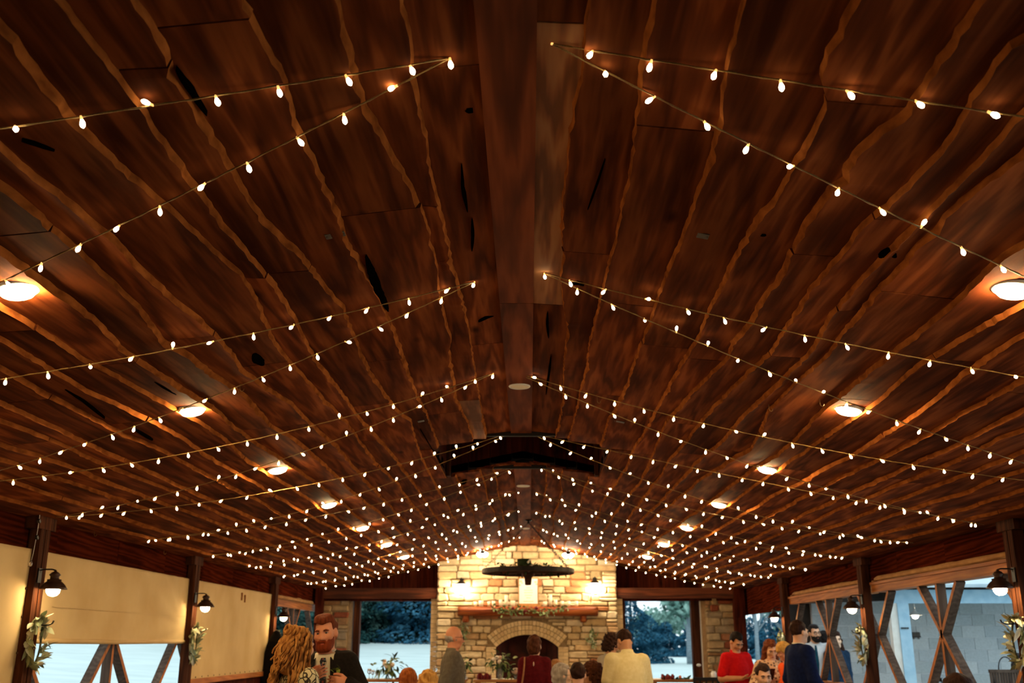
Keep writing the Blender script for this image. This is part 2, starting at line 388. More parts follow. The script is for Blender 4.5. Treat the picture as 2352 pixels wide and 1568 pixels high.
def course(sg, seams, joints, seed):
    prng = random.Random(seed)
    fns = [None] + [s[1] for s in seams]
    for ci in range(len(fns)):
        first = ci == 0
        fa = (lambda y: .075) if first else fns[ci]
        fb = fns[ci + 1] if ci + 1 < len(fns) else (lambda y: HW + .03)
        ys = [YN] + [j for j in joints.get(ci, [prng.uniform(.5, 3), prng.uniform(4.5, 7)])]
        ys = [y for y in ys]
        while ys[-1] < YF - 1.4: ys.append(ys[-1] + prng.uniform(2.6, 4.0))
        ys[-1] = YF + .1
        meanu = .3 if first else seams[ci - 1][0]
        for k, (a, b) in enumerate(zip(ys, ys[1:])):
            face = M_PLANK
            if sg < 0 and ci == 1 and abs(a - 7.35) < .01: face = M_PALE
            if sg > 0 and first and abs(a - 2.62) < .01: face = M_PALE
            segs = [(a + .004, b - .004)]
            if (0 if first else meanu) < CUP[2] - .04:      # cut round the cupola opening
                segs = [q for q in [(a + .004, min(b, CUP[0]) - .004), (max(a, CUP[1]) + .004, b - .004)] if q[1] - q[0] > .15]
            if k == 0 and (0 if first else meanu) < CUP[2] - .04 and ci + 1 < len(fns) and seams[ci][0] > CUP[2] + .05:
                plank(sg, lambda y: CUP[2] + .005, fb, CUP[0] + .004, CUP[1] - .004, seed + 77, M_PLANK, 0, True)
            for p, q in segs: plank(sg, fa, fb, p, q, seed + ci * 7.3 + k * 1.9, face, 0, first)
course(-1, seamsL, JOINTS_L, 11)
course(1, seamsR, JOINTS_R, 23)
# flat board under the ridge
for k, (a, b) in enumerate([(YN, 1.9), (1.9, 5.2), (5.2, CUP[0]), (CUP[1], 13.6), (13.6, 16.9), (16.9, YF + .1)]):
    ob('ridge_board', MB().span((XR - .093, a + .003, APEX - .075), (XR + .093, b - .003, APEX - .046)), M_RIDGE, ceiling)
# cupola shaft over the opening
y0, y1, hw = CUP
zt = APEX + 1.0
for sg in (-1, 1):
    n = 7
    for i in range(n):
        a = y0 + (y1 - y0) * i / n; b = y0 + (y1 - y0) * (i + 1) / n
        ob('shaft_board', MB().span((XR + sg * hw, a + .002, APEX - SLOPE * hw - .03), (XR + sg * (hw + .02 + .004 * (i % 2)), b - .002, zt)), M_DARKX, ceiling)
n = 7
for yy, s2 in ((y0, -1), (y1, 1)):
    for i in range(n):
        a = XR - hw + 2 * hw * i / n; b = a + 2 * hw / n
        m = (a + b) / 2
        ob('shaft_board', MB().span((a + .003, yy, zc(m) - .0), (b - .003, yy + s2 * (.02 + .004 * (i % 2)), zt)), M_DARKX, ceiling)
ob('shaft_cap', MB().span((XR - hw - .1, y0 - .1, zt), (XR + hw + .1, y1 + .1, zt + .05)).span((XR - hw - .1, y0 - .09, APEX - .1), (XR + hw + .1, y0 - .05, zt)).span((XR - hw - .1, y1 + .05, APEX - .1), (XR + hw + .1, y1 + .09, zt)).span((XR - hw - .1, y0 - .1, zc(hw)), (XR - hw - .06, y1 + .1, zt)).span((XR + hw + .06, y0 - .1, zc(hw)), (XR + hw + .1, y1 + .1, zt)), M_BACK, ceiling)  # roof plus outer panels added to stop sky light leaking between boards
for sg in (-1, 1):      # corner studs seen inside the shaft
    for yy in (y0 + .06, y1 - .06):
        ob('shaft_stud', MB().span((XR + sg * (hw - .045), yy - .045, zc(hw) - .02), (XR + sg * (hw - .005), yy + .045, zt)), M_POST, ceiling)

# small metal hooks screwed into the boards
M_HOOK = mat('brass_hook', '#8a6a3a', '#a07c46', 40, .4, .8)
def hook(px, py, side, label):
    X = None
    d = ray(px, py); sg = -1 if side == 'L' else 1
    t = (APEX - .04 - CAMH + SLOPE * sg * XR) / (d.z + SLOPE * sg * d.x); p = CP + d * t
    pts = [(0, 0, .012), (0, 0, -.02)] + [(.012 - .012 * math.cos(a), 0, -.02 - .016 * math.sin(a)) for a in (.6, 1.2, 1.9, 2.6, 3.2)]
    return tag(ob('ceiling_hook', MB().tube(pts, .0022, 6), M_HOOK, loc=p), label, 'hook')
hook(1883, 920, 'R', 'lone cup hook screwed into the ceiling right of the ridge, above the strings')
hook(1766, 932, 'R', 'small brass cup hook in the right ceiling slope near a bark edge')
hook(1372, 915, 'R', 'cup hook in the ceiling boards just right of the ridge speaker')
hook(552, 885, 'L', 'cup hook in the left ceiling slope beside a live edge seam')
hook(217, 1222, 'L', 'pale screw hook under the left eave near the post')
hook(377, 1265, 'L', 'pale screw hook under the left eave nearer the middle post')

# thin metal plates nailed to the boards
M_PLATE = mat('dull_galvanised_plate', '#3f3a30', '#57503f', 30, .5, .5)
def on_ceil(px, py, side, off=.035):
    d = ray(px, py); sg = -1 if side == 'L' else 1
    t = (APEX - off - CAMH + SLOPE * sg * XR) / (d.z + SLOPE * sg * d.x); return CP + d * t
for px, py, sd, lab in ((770, 540, 'L', 'dull metal plate nailed to the left ceiling slope'), (1605, 540, 'R', 'dull metal plate nailed to the right ceiling slope'),
                        (972, 966, 'L', 'thin metal plate on the left slope beside the pale board'), (1422, 968, 'R', 'thin metal plate on the right slope before the cupola opening')):
    p = on_ceil(px, py, sd); sg = -1 if sd == 'L' else 1
    o = ob('nail_plate', MB().box((0, 0, 0), (.085, .05, .003)).box((-.036, 0, -.002), (.006, .006, .003)).box((.036, 0, -.002), (.006, .006, .003)), M_PLATE, loc=p)
    o.rotation_euler = (0, sg * math.atan(SLOPE), 0); tag(o, lab, 'metal plate')

# round white speakers in the ridge board
M_SPK = mat('white_speaker_grille', '#e8dcc2', '#efe6d2', 300, .6)
for (px, py), lab in zip(((1196, 889), (1204, 1117), (1211, 1214)), ('round white ceiling speaker in the ridge board, nearest of the three', 'round white ceiling speaker in the ridge board just beyond the cupola', 'small round white ceiling speaker in the ridge board before the chimney')):
    p = atZ(px, py, APEX - .085); p.x = XR
    t = thing('ceiling_speaker', lab, 'speaker', (p.x, p.y, APEX - .075))
    ob('trim_ring', MB().lathe([(.062, 0), (.078, 0), (.08, -.004), (.076, -.009), (.064, -.01), (.062, -.004)], n=28, cap=False), M_WHITE, t)
    ob('grille', MB().lathe([(.066, 0), (.064, -.006), (.03, -.009), (.001, -.0095)], n=28), M_SPK, t)

# ------------------------------------------------------------------ downlights
M_LENS = emit('downlight_lens_glow', (1, .66, .30), L_DOWN)
M_TRIM = mat('downlight_trim_white', '#e0d8c8', '#ece4d4', 20, .5)
def downlight(sg, k, y):
    x = -2.115 if sg < 0 else 2.01
    side = 'left' if sg < 0 else 'right'
    lab = 'round recessed downlight in the %s ceiling slope, %s from the camera' % (side, ['nearest', 'second', 'third', 'fourth', 'fifth', 'sixth', 'farthest'][k])
    t = thing('downlight', lab, 'downlight', (x, y, zc(x) - .03), 0, 'recessed downlights in two rows')
    t.rotation_euler = (0, sg * math.atan(SLOPE), 0)
    ob('trim_ring', MB().lathe([(.066, .02), (.086, .02), (.087, -.006), (.08, -.010), (.07, -.008)], n=28, cap=False), M_TRIM, t)
    ob('lens', MB().lathe([(.072, -.008), (.071, -.018), (.060, -.029), (.035, -.037), (.001, -.040)], n=12), M_LENS, t)
for k in range(7):
    downlight(-1, k, 3.86 + 2.236 * k); downlight(1, k, 3.91 + 2.226 * k)

# ------------------------------------------------------------------ strings of bulbs
M_WIRE = mat('twisted_string_wire', '#7a5a28', '#a07c3a', 200, .6)
M_BULB = emit('string_bulb_glow', (1, .8, .5), L_BULB)
M_NECK = emit('string_bulb_amber_neck', (1, .5, .12), 1.6)
bulb_mb = MB()
bulb_mb.lathe([(.004, .002), (.005, -.012)], n=6, mi=1)
bulb_mb.lathe([(.005, -.011), (.0088, -.022), (.0078, -.031), (.002, -.037)], n=6, mi=0)
BULB = bulb_mb.mesh('bulb', [M_BULB, M_NECK])
srng = random.Random(5)
def strand(a, b, sag, label, spacing=.2, off=.1):
    a, b = Vector(a), Vector(b); Ln = (b - a).length
    t = thing('string_light_strand', label, 'string lights', a, 0, 'bulb strings zigzagging under the ceiling')
    def pt(s): p = a.lerp(b, s); p.z -= sag * 4 * s * (1 - s); return p
    n = 24
    pts = [pt(i / n) - a for i in range(n + 1)]
    ob('wire', MB().tube(pts, .0026, 5), M_WIRE, t)
    # second conductor twisted round the first
    tw = []
    m = int(Ln / .05)
    for i in range(m + 1):
        s = i / m; ang = i * 1.9; tw.append(pt(s) - a + Vector((0, math.cos(ang) * .003, math.sin(ang) * .003)))
    ob('wire', MB().tube(tw, .002, 4), M_WIRE, t)
    d = off
    while d < Ln - .03:
        p = pt(d / Ln) - a
        o = ob('bulb', BULB, parent=t, loc=p)
        ang = srng.choice((1, 1, 1, 1, 1, 1, 2.6)) * srng.gauss(0, .55)
        if srng.random() < .1: ang = math.pi + srng.gauss(0, .3)
        o.rotation_euler = (srng.gauss(0, .45), ang, srng.uniform(0, 6))
        d += spacing * srng.uniform(.92, 1.08)
def hang(x, y, dz=.03): return (x, y, zc(x) - .035 - dz)
RH_L = [(-.245, 2.79), (-.273, 4.84), (-.24, 6.70), (-.13, 8.82), (-.04, 10.55), (-.12, 12.45), (-.15, 14.3), (-.12, 16.2), (-.15, 18.1)]
RH_R = [(.081, 2.73), (.087, 4.76), (-.1, 6.76), (.01, 8.87), (.14, 10.62), (.1, 12.5), (.12, 14.4), (.1, 16.3), (.1, 18.2)]
EV_L = [2.45, 4.5, 6.6, 8.3, 10.25, 12.2, 14.1, 16.0, 17.9, 19.5]
EV_R = [2.5, 4.65, 6.7, 8.75, 10.4, 12.3, 14.2, 16.1, 18.0, 19.5]
SAG = [(.02, .05), (.08, .09), (.12, .13), (.13, .17), (.12, .16), (.13, .15), (.12, .14), (.11, .13), (.1, .1)]
for hooks, ev, sg, sd in ((RH_L, EV_L, -1, 'left'), (RH_R, EV_R, 1, 'right')):
    for i, (hx, hy) in enumerate(hooks):
        ridge = ['nearest ridge point', 'second ridge point', 'third ridge point', 'ridge point at the cupola front', 'ridge point behind the cupola', 'sixth ridge point', 'seventh ridge point', 'eighth ridge point', 'ridge point by the chimney'][i]
        for j in (0, 1):
            ey = ev[i + j]; ex = sg * 3.93
            lab = 'warm bulb string on %s slope, %s arm from %s' % (sd, 'near' if j == 0 else 'far', ridge)
            s = SAG[i][j]
            if sg > 0 and i == 3 and j == 0: s = .02
            strand(hang(hx, hy, 0), hang(ex, ey, .02), s, lab, .2, .0 if j else .13)

# splits and knot holes in the boards: dark slots with thin rims
M_HOLE = mat('dark_split', '#050302', '#0a0605', 20, 1.0, spec=0)
def split(pts, w, side):
    sg = -1 if side == 'L' else 1
    P = [on_ceil(x, y, side, .031) for x, y in pts]
    P = [P[i].lerp(P[i + 1], j / 4) for i in range(len(P) - 1) for j in range(4)] + [P[-1]]; n = len(P); vs = []
    for i, p in enumerate(P):
        t = (P[min(i + 1, n - 1)] - P[max(i - 1, 0)]); t.z = 0; t = t.normalized(); nrm = Vector((-t.y, t.x, 0)); k = w * math.sin(math.pi * (i + .35) / (n - .3)) ** .7 * (1 + .25 * fbm(i * .9, w * 90))
        for s_ in (-1, 1):
            q = p + nrm * k * s_; q.z = zc(q.x) - .036; vs.append(q)
    vs += [Vector((v.x, v.y, v.z + .02)) for v in vs]; m = 2 * n; fs = []
    for i in range(n - 1):
        a = 2 * i; fs += [(a, a + 1, a + 3, a + 2), (a, a + 2, m + a + 2, m + a), (a + 1, m + a + 1, m + a + 3, a + 3)]
    mb = MB(); mb.add(vs, fs); ob('board_split', mb, M_HOLE, ceiling)
for pts, w, sd in (([(840, 590), (850, 618), (858, 640), (868, 668), (880, 690), (892, 714)], .02, 'L'), ([(404, 160), (420, 185), (440, 210), (452, 232), (475, 264)], .007, 'L'), ([(585, 812), (592, 826), (604, 838)], .028, 'L'), ([(1060, 375), (1063, 430), (1068, 455), (1074, 485)], .008, 'L'),
        ([(1084, 500), (1086, 540), (1084, 575)], .008, 'L'), ([(1100, 738), (1118, 728), (1134, 724)], .018, 'L'), ([(1258, 715), (1257, 745), (1260, 775)], .008, 'R'), ([(1266, 815), (1262, 850), (1254, 905)], .008, 'R'), ([(1316, 652), (1328, 648), (1340, 655)], .022, 'R'), ([(1390, 365), (1372, 420), (1350, 480)], .004, 'R'),
        ([(2020, 590), (2045, 578), (2056, 590)], .02, 'R'), ([(1745, 535), (1758, 540)], .016, 'R'), ([(50, 322), (80, 330), (125, 345)], .006, 'L'), ([(355, 875), (380, 890), (405, 905)], .010, 'L'), ([(150, 893), (190, 918), (240, 960)], .010, 'L'), ([(310, 985), (350, 1010)], .012, 'L'), ([(1070, 250), (1095, 252)], .02, 'L'), ([(965, 985), (1020, 1075)], .004, 'L'), ([(1068, 1102), (1064, 1112)], .03, 'L')):
    split(pts, w, sd)

# ================================================================== FLOOR, LAWN, SIDE WALLS
struct('floor', MB().span((-4.7, YN - 2, -.12), (4.7, YF + .5, 0)), M_FLOOR)

# lawn rising away from the pavilion
def ground_z(x, y):
    dx = max(0, abs(x) - 5.0); dy = max(0, y - 21.0)
    r = math.hypot(dx, dy)
    t = min(1, max(0, (r - 2) / 26)); t = t * t * (3 - 2 * t)
    az = x / max(y, 1.); k = min(1, max(0, (az - .02) / .06)); k = k * k * (3 - 2 * k)
    h = -.12 + t * (1.80 - 1.25 * k)
    if x > 0 and dy < 6: h = -.12 + (h + .12) * min(1, dy / 6)
    return h + .02 * fbm(x * .15, y * .15)
nx, ny = 70, 70
xs = np.linspace(-75, 75, nx); ys = np.linspace(-20, 110, ny)
gv = [(x, y, ground_z(x, y)) for y in ys for x in xs]
gf = [(j * nx + i, j * nx + i + 1, (j + 1) * nx + i + 1, (j + 1) * nx + i) for j in range(ny - 1) for i in range(nx - 1)]
M_LAWN = mat('pale_lawn', (.44, .53, .53), (.53, .62, .615), 2.2, .95, bmp=.2, stretch=(.25, 1, 1))
gm = MB(); gm.add(gv, gf, 0, True)
tag(ob('lawn', gm, M_LAWN), 'pale mown lawn rising behind the pavilion openings', 'lawn', kind='stuff')

struct('wall_front', MB().span((-4.3, YN - .1, 0), (4.3, YN, 3.6)), M_DARKX)  # unseen end wall added behind the camera to keep sky light out
XLW, XRW = -4.12, 4.12
for sg, X, P, nm in ((-1, XLW, POSTS_L, 'left'), (1, XRW, POSTS_R, 'right')):
    WH = 1.11 if sg < 0 else 1.04      # low boarded wall
    w = struct('wall_' + nm, MB().span((X + sg * .02, YN, 0), (X + sg * .06, YF, WH)), M_DARKX)
    y = YN
    k = 0
    while y < YF - .05:
        b = min(y + .24, YF)
        ob('board', MB().span((X + sg * .0 - .001 * (k % 2), y + .003, 0), (X + sg * .02, b - .003, WH)), M_DARKX, w); y = b; k += 1
    # header boards under the eave
    hd = struct('trim_%d' % (1 if sg < 0 else 2), MB().span((X + sg * .05, YN, 2.3), (X + sg * .09, YF, 2.66)), M_BACK)
    y = YN; k = 0
    while y < YF - .1:
        b = min(y + 1.35, YF); lo = 2.30 if not (sg > 0 and y > 16.2) else 2.10
        ob('header_board', MB().span((X + sg * .015 + .003 * (k % 2), y + .002, lo), (X + sg * .05, b - .002, 2.64)), M_DARKY, hd); y = b; k += 1

# ------------------------------------------------------------------ posts
post_words = ['behind the camera', 'beside the camera', 'nearest in view', 'middle', 'farthest']
def post(X, y, sg, k):
    nm = 'left' if sg < 0 else 'right'
    t = thing('timber_post', 'dark timber post of paired boards on the %s side, %s' % (nm, ['out of view behind', 'close to the camera', 'nearest one in view', 'middle one in view', 'farthest one in view'][k]), 'post', (X, y, 0))
    ob('upright', MB().span((-.02, -.085, 0), (.075, -.008, 2.63)), M_POST, t)
    ob('upright', MB().span((-.02, .008, 0), (.075, .085, 2.63)), M_POST, t)
    ob('spacer', MB().span((-.005, -.008, 0), (.06, .008, 2.63)), M_DARKX, t)
    ob('cap_block', MB().span((-.03, -.16, 2.50), (.08, .16, 2.63)), M_POST, t)
    ob('knee_board', MB().add([(s * .012, a, b) for s in (-1, 1) for a, b in ((.085, 2.33), (.10, 2.28), (.11, 2.1), (.085, 2.0))],
        [(0, 1, 2, 3), (7, 6, 5, 4), (0, 4, 5, 1), (1, 5, 6, 2), (2, 6, 7, 3), (3, 7, 4, 0)]), M_POST, t)
    return t
for k, y in enumerate(POSTS_L):
    if k: post(XLW + .0 + .02, y, -1, k)
for k, y in enumerate(POSTS_R):
    if k: post(XRW - .075, y, 1, k)

# ------------------------------------------------------------------ truss panels in the bays
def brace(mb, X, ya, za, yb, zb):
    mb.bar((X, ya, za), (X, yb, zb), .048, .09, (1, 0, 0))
    for i in range(6):      # sides get shade put into their colour, room edge keeps lit pine
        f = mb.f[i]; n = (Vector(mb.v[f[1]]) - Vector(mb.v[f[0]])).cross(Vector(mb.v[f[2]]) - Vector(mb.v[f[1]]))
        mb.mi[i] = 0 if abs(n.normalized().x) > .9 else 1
ZC = 1.68
def truss(sg, ya, yb, label, rail_z=1.08, top=2.26):
    X = sg * 4.20
    t = thing('truss_panel', label, 'truss', (X, ya, 0))
    ym = (yb - ya) / 2; L = yb - ya
    ob('top_beam', MB().span((-.075, .1, top - .085), (.075, L - .1, top)), M_PINEY, t)
    ob('beam_cap', MB().span((-.095, .1, top), (.06, L - .1, top + .03)), M_PINEY, t)
    ob('bottom_rail', MB().span((-.075, .1, rail_z - .07), (.075, L - .1, rail_z)), M_PINEY, t)
    zt, zb = top - .085, rail_z
    for a, za, b, zbb in ((-.5, zt, 0, ZC), (.5, zt, 0, ZC), (0, zt, 0, ZC), (0, ZC, -.6, zb), (0, ZC, .6, zb), (0, ZC, 0, zb)):
        mb = MB(); brace(mb, 0, ym + a, za, ym + b, zbb); ob('brace', mb, [M_PINE, M_BRACESHADE_BENCH], t)
    for base, d in ((.06, 1), (L - .06, -1)):
        for za, zz, run in ((zt, ZC, .5), (zb, ZC, .6)):
            mb = MB(); brace(mb, 0, base + d * run, za, base, zz); ob('brace', mb, [M_PINE, M_BRACESHADE_BENCH], t)
    return t
def bays(P): return list(zip(P, P[1:] + [YF]))
BL, BR = bays(POSTS_L), bays(POSTS_R)
for k, (a, b) in enumerate(BL):
    if k < 2: continue
    truss(-1, a, b, ['', '', 'pine cross braced truss in the left bay under the half lowered canvas', 'pine cross braced truss behind the fully lowered left canvas', 'pine cross braced truss in the open left bay by the far pillar'][k])
for k, (a, b) in enumerate(BR[:-1]):
    if k < 1: continue
    truss(1, a, b, ['', 'pine cross braced truss on the right, nearest the camera', 'pine cross braced truss on the right, framing the block wall and porch', 'pine cross braced truss on the right behind the man in navy'][k])

# ------------------------------------------------------------------ canvas curtains
def canvas_mat():
    nt = NT('cream_canvas'); b = nt.b
    mp, oi = coords(nt)
    no = nt.add('ShaderNodeTexNoise'); no.inputs['Scale'].default_value = 2.2; no.inputs['Detail'].default_value = 5
    nt.link(mp.outputs[0], no.inputs['Vector'])
    r = ramp(nt, no.outputs[0], [(.3, '#d6b680'), (.7, '#e4c996')])
    nt.link(r.outputs[0], b.inputs['Base Color']); b.inputs['Roughness'].default_value = .9
    tr = nt.add('ShaderNodeBsdfTranslucent'); nt.link(r.outputs[0], tr.inputs['Color'])
    mx = nt.add('ShaderNodeMixShader'); mx.inputs[0].default_value = .22
    nt.link(b.outputs[0], mx.inputs[1]); nt.link(tr.outputs[0], mx.inputs[2])
    nt.link(mx.outputs[0], nt.n['Material Output'].inputs['Surface'])
    return nt.m
M_CANVAS = canvas_mat()
M_GROM = mat('dark_grommet', '#4a3018', '#5c3e20', 40, .5, .5)
def canvas(y0, y1, z0, z1, label, X=-4.095, hem=.06, pull=None, folds=.006, seed=0., ny=64, nz=30):
    t = thing('canvas_curtain', label, 'curtain', (X, y0, z0))
    vs = []; fs = []; H = z1 - z0; W = y1 - y0
    for s in (0, 1):
        for j in range(nz + 1):
            for i in range(ny + 1):
                u, v = i / ny, j / nz
                d = folds * (fbm(u * W * 1.2, v * 1.2, seed) * 2 + fbm(u * W * 4, v * 2, seed + 4))
                if pull:          # creases fanning from a corner
                    pu, pv, amp = pull
                    r = math.hypot((u - pu) * W, (v - pv) * H); a = math.atan2((v - pv) * H, (u - pu) * W)
                    d += amp * math.sin(a * 22) * math.exp(-((r - .7) / .45) ** 2) * min(1, r)
                zz = z0 + H * v
                if v == 0: zz += .008 * fbm(u * 6, seed)
                vs.append((d + s * .0035, y0 - y0 + W * u, zz - z0))
    q = (nz + 1) * (ny + 1)
    for j in range(nz):
        for i in range(ny):
            a = j * (ny + 1) + i; b = a + ny + 1
            fs += [(a, b, b + 1, a + 1), (q + a, q + a + 1, q + b + 1, q + b)]
    for i in range(ny):
        fs += [(i, i + 1, q + i + 1, q + i)]; a = nz * (ny + 1) + i; fs += [(a + 1, a, q + a, q + a + 1)]
    for j in range(nz):
        a = j * (ny + 1); fs += [(a + ny + 1, a, q + a, q + a + ny + 1)]; b = a + ny; fs += [(b, b + ny + 1, q + b + ny + 1, q + b)]
    mb = MB(); mb.add(vs, fs, 0, True); ob('sheet', mb, M_CANVAS, t)
    return t
ztop = 2.335
canvas(-2.0, 4.2, .9, ztop, 'cream canvas curtain beside the camera, out of the picture on the left', seed=21)  # out-of-view sheet added to close these bays against the sky
t = canvas(4.35, 8.27, .9, ztop, 'cream canvas curtain at the left edge of the picture, fully lowered', seed=3, folds=.008)
for zz in (.35, .62, .9, 1.12, 1.3):
    ob('snap', MB().lathe([(.012, 0), (.010, .006), (.004, .008)], n=10, rot=Matrix.Rotation(R(90), 3, 'Y'), c=(.012, 3.90, zz)), M_GROM, t)
t = canvas(8.42, 12.3, 1.592, ztop, 'cream canvas curtain half lowered over the lawn view, creased at its far end', pull=(1.0, .25, .012), seed=8)
mbh = MB(); mbh.tube([(.0, .03, .02), (.0, 1.9, .012), (.0, 3.84, .018)], .022, 8); ob('rolled_hem', mbh, M_CANVAS, t)
mbs = MB(); mbs.span((.006, .35, .300), (.010, 3.8, .304)); ob('seam', mbs, M_CANVAS, t)
t = canvas(12.42, 16.3, 1.14, ztop, 'cream canvas curtain fully lowered on the left with two rusty marks', seed=15, folds=.004)
ob('bottom_batten', MB().span((.004, .0, -.03), (.02, 3.86, .035)), M_PINEY, t)
for i in range(16):
    ob('grommet', MB().lathe([(.011, 0), (.009, .004), (.003, .005)], n=8, rot=Matrix.Rotation(R(90), 3, 'Y'), c=(.02, .1 + .245 * i, .055)), M_GROM, t)
M_RUST = mat('rust_stain', '#8a4a1a', '#a0622a', 60, .9)
for (px, ya, yb) in ((555.5, 1361, 1378), (562.5, 1366, 1383)):
    p = atX(px, ya, -4.088); q = atX(px, yb, -4.088)
    mbm = MB(); mbm.tube([(0.012, p.y - 12.42, p.z - 1.14), (.012, p.y - 12.42 + .01, (p.z + q.z) / 2 - 1.14), (.012, p.y - 12.42 + .004, q.z - 1.14)], [.013, .010, .011], 6)
    ob('rust_mark', mbm, M_RUST, t)
# canvases rolled up on top of the beams
M_ROLL = mat('rolled_canvas', '#96683a', '#b5854e', 6, .9, bmp=.3)
def roll(sg, y0, y1, label, seed):
    X = sg * 4.13
    t = thing('rolled_canvas', label, 'curtain', (X, y0, 2.29))
    n = 30; pts = []; rr = []
    for i in range(n + 1):
        u = i / n; pts.append((.01 * fbm(u * 5, seed), (y1 - y0) * u, .03 + .012 * fbm(u * 4, seed + 2)))
        rr.append(.034 * (1 - .35 * abs(fbm(u * 3, seed + 5))) * (1 if 0 < i < n else .5))
    ob('roll', MB().tube(pts, rr, 10), M_ROLL, t)
    n2 = 26; vs = []; 
    for i in range(n2 + 1):
        u = i / n2; z = (.06 + .03 * fbm(u * 6, seed + 8)) * min(1, u * 8, (1 - u) * 8)
        vs += [(-sg * .045, (y1 - y0) * u, .012), (-sg * .052 + .01 * fbm(u * 9, seed), (y1 - y0) * u, z * .6), (-sg * .01, (y1 - y0) * u, z)]
    fs = []
    for i in range(n2):
        for k in (0, 1): a = i * 3 + k; fs.append((a, a + 3, a + 4, a + 1))
    mb = MB(); mb.add(vs, fs, 0, True); ob('loose_fold', mb, M_ROLL, t)
roll(1, 8.75, 12.25, 'canvas rolled up on the right beam before the porch', 2.)
roll(1, 12.75, 16.1, 'canvas rolled up on the right beam behind the man in navy', 7.)
roll(1, 4.8, 8.3, 'canvas rolled up on the right beam nearest the camera', 12.)
roll(-1, 16.7, 19.6, 'canvas rolled up on the left beam by the far pillar', 17.)

# ------------------------------------------------------------------ barn sconces, hooks and wreaths on the posts
M_GLOBE = emit('sconce_globe_glow', (1, .72, .36), L_SCONCE)
M_SHADE = mat('bronze_shade', '#2a160c', '#3f2414', 25, .4, .4)
def sconce(p, sg, label):
    """p: centre of the shade rim"""
    t = thing('barn_sconce', label, 'wall lamp', p, 0, 'barn sconces on the posts')
    ob('shade', MB().lathe([(.105, -.004), (.108, 0), (.1, .01), (.088, .03), (.066, .052), (.055, .058), (.055, .075), (.036, .078), (.034, .098), (.046, .112), (.026, .132), (.012, .138), (.009, .15)], n=24)
       .lathe([(.104, -.003), (.095, .008), (.06, .048), (.02, .052)], n=24, cap=False), M_SHADE, t)
    ob('globe', MB().lathe([(.05, .012), (.055, -.008), (.05, -.03), (.034, -.05), (.015, -.058), (.001, -.06)], n=12), M_GLOBE, t)
    ob('arm', MB().tube([(0, 0, .148), (sg * .03, 0, .156), (sg * .09, 0, .156), (sg * .125, 0, .15), (sg * .13, 0, .12)], .006, 8), M_IRON, t)
    ob('back_plate', MB().span((sg * .124, -.03, .05), (sg * .136, .03, .165)), M_IRON, t)
    return t
def coat_hook(p, sg, label):
    t = ob('coat_hook', MB().tube([(sg * .1, 0, 0), (sg * .03, 0, -.006), (-sg * .02, 0, -.004), (-sg * .045, 0, .008), (-sg * .055, 0, .03)], [.005, .005, .005, .006, .008], 8)
           .box((sg * .1, 0, 0), (.01, .03, .06)), M_IRON, loc=p)
    return tag(t, label, 'hook')
M_SAGE = palette('sage_leaf', ['#9aa382', '#b7bd9c', '#7d8a66', '#c9ccb0', '#8f9874'], vary=.2, bmp=.1)
M_CREAMLEAF = palette('cream_leaf', ['#d8d2b4', '#c6bd98', '#e4dfc8', '#aeb08a'], vary=.2, bmp=.1)
M_STEM = mat('green_stem', '#4a4a2a', '#5a5a34', 30, .8)
def leaf_mesh(L, W, bend=.2):
    mb = MB(); vs = []
    prof = [(0, .1), (.25, .8), (.55, 1), (.8, .6), (1, .02)]
    for s, w in prof:
        z = -bend * L * s * s; vs += [(-W * w / 2, L * s, z + .15 * W * w), (0, L * s, z), (W * w / 2, L * s, z + .15 * W * w)]
    fs = []
    for i in range(4):
        for k in (0, 1): a = i * 3 + k; fs.append((a, a + 1, a + 4, a + 3))
    mb.add(vs, fs, 0, True); return mb
LEAFS = [leaf_mesh(.085, .035), leaf_mesh(.06, .04, .1), leaf_mesh(.1, .028, .35)]
LEAF_ME = {}
def leaf_obj(parent, p, d, m, size=1.0, kind=0, roll=0.):
    key = (kind, m.name)
    if key not in LEAF_ME: LEAF_ME[key] = LEAFS[kind].mesh('leaf', m)
    o = ob('leaf', LEAF_ME[key], parent=parent, loc=p)
    d = Vector(d).normalized(); q = d.to_track_quat('Y', 'Z'); o.rotation_mode = 'QUATERNION'
    from mathutils import Quaternion
    o.rotation_quaternion = q @ Quaternion((0, 1, 0), roll); o.scale = (size,) * 3
    return o
def wreath(p, sg, label, rad=.10, n=40, seed=1, cream=.3):
    r_ = random.Random(seed)
    t = thing('leaf_wreath', label, 'wreath', p, 0, 'leaf wreaths on the posts')
    ring = [(0 + sg * 0, rad * math.cos(a) * .8, rad * math.sin(a) * 1.25) for a in np.linspace(0, 2 * math.pi, 25)]
    ob('twig_ring', MB().tube(ring, .008, 6), M_STEM, t)
    for i in range(n):
        a = r_.uniform(0, 2 * math.pi); c = Vector((-sg * r_.uniform(-.005, .03), rad * math.cos(a) * .8, rad * math.sin(a) * 1.25))
        d = Vector((-sg * r_.uniform(.1, .8), -math.sin(a) + r_.gauss(0, .5), math.cos(a) + r_.gauss(0, .5)))
        leaf_obj(t, c, d, M_CREAMLEAF if r_.random() < cream else M_SAGE, r_.uniform(.9, 1.4), r_.choice((0, 1, 2)), r_.uniform(-1, 1))
    return t
SC_L = [((76, 1352), 8.35), ((445, 1393), 12.35), ((633, 1417), 16.35)]
SC_R = [((2316, 1350), 8.55), ((1972, 1397), 12.5), ((1787, 1418), 16.45)]
ordw = ['nearest the camera', 'on the middle post', 'on the farthest post']
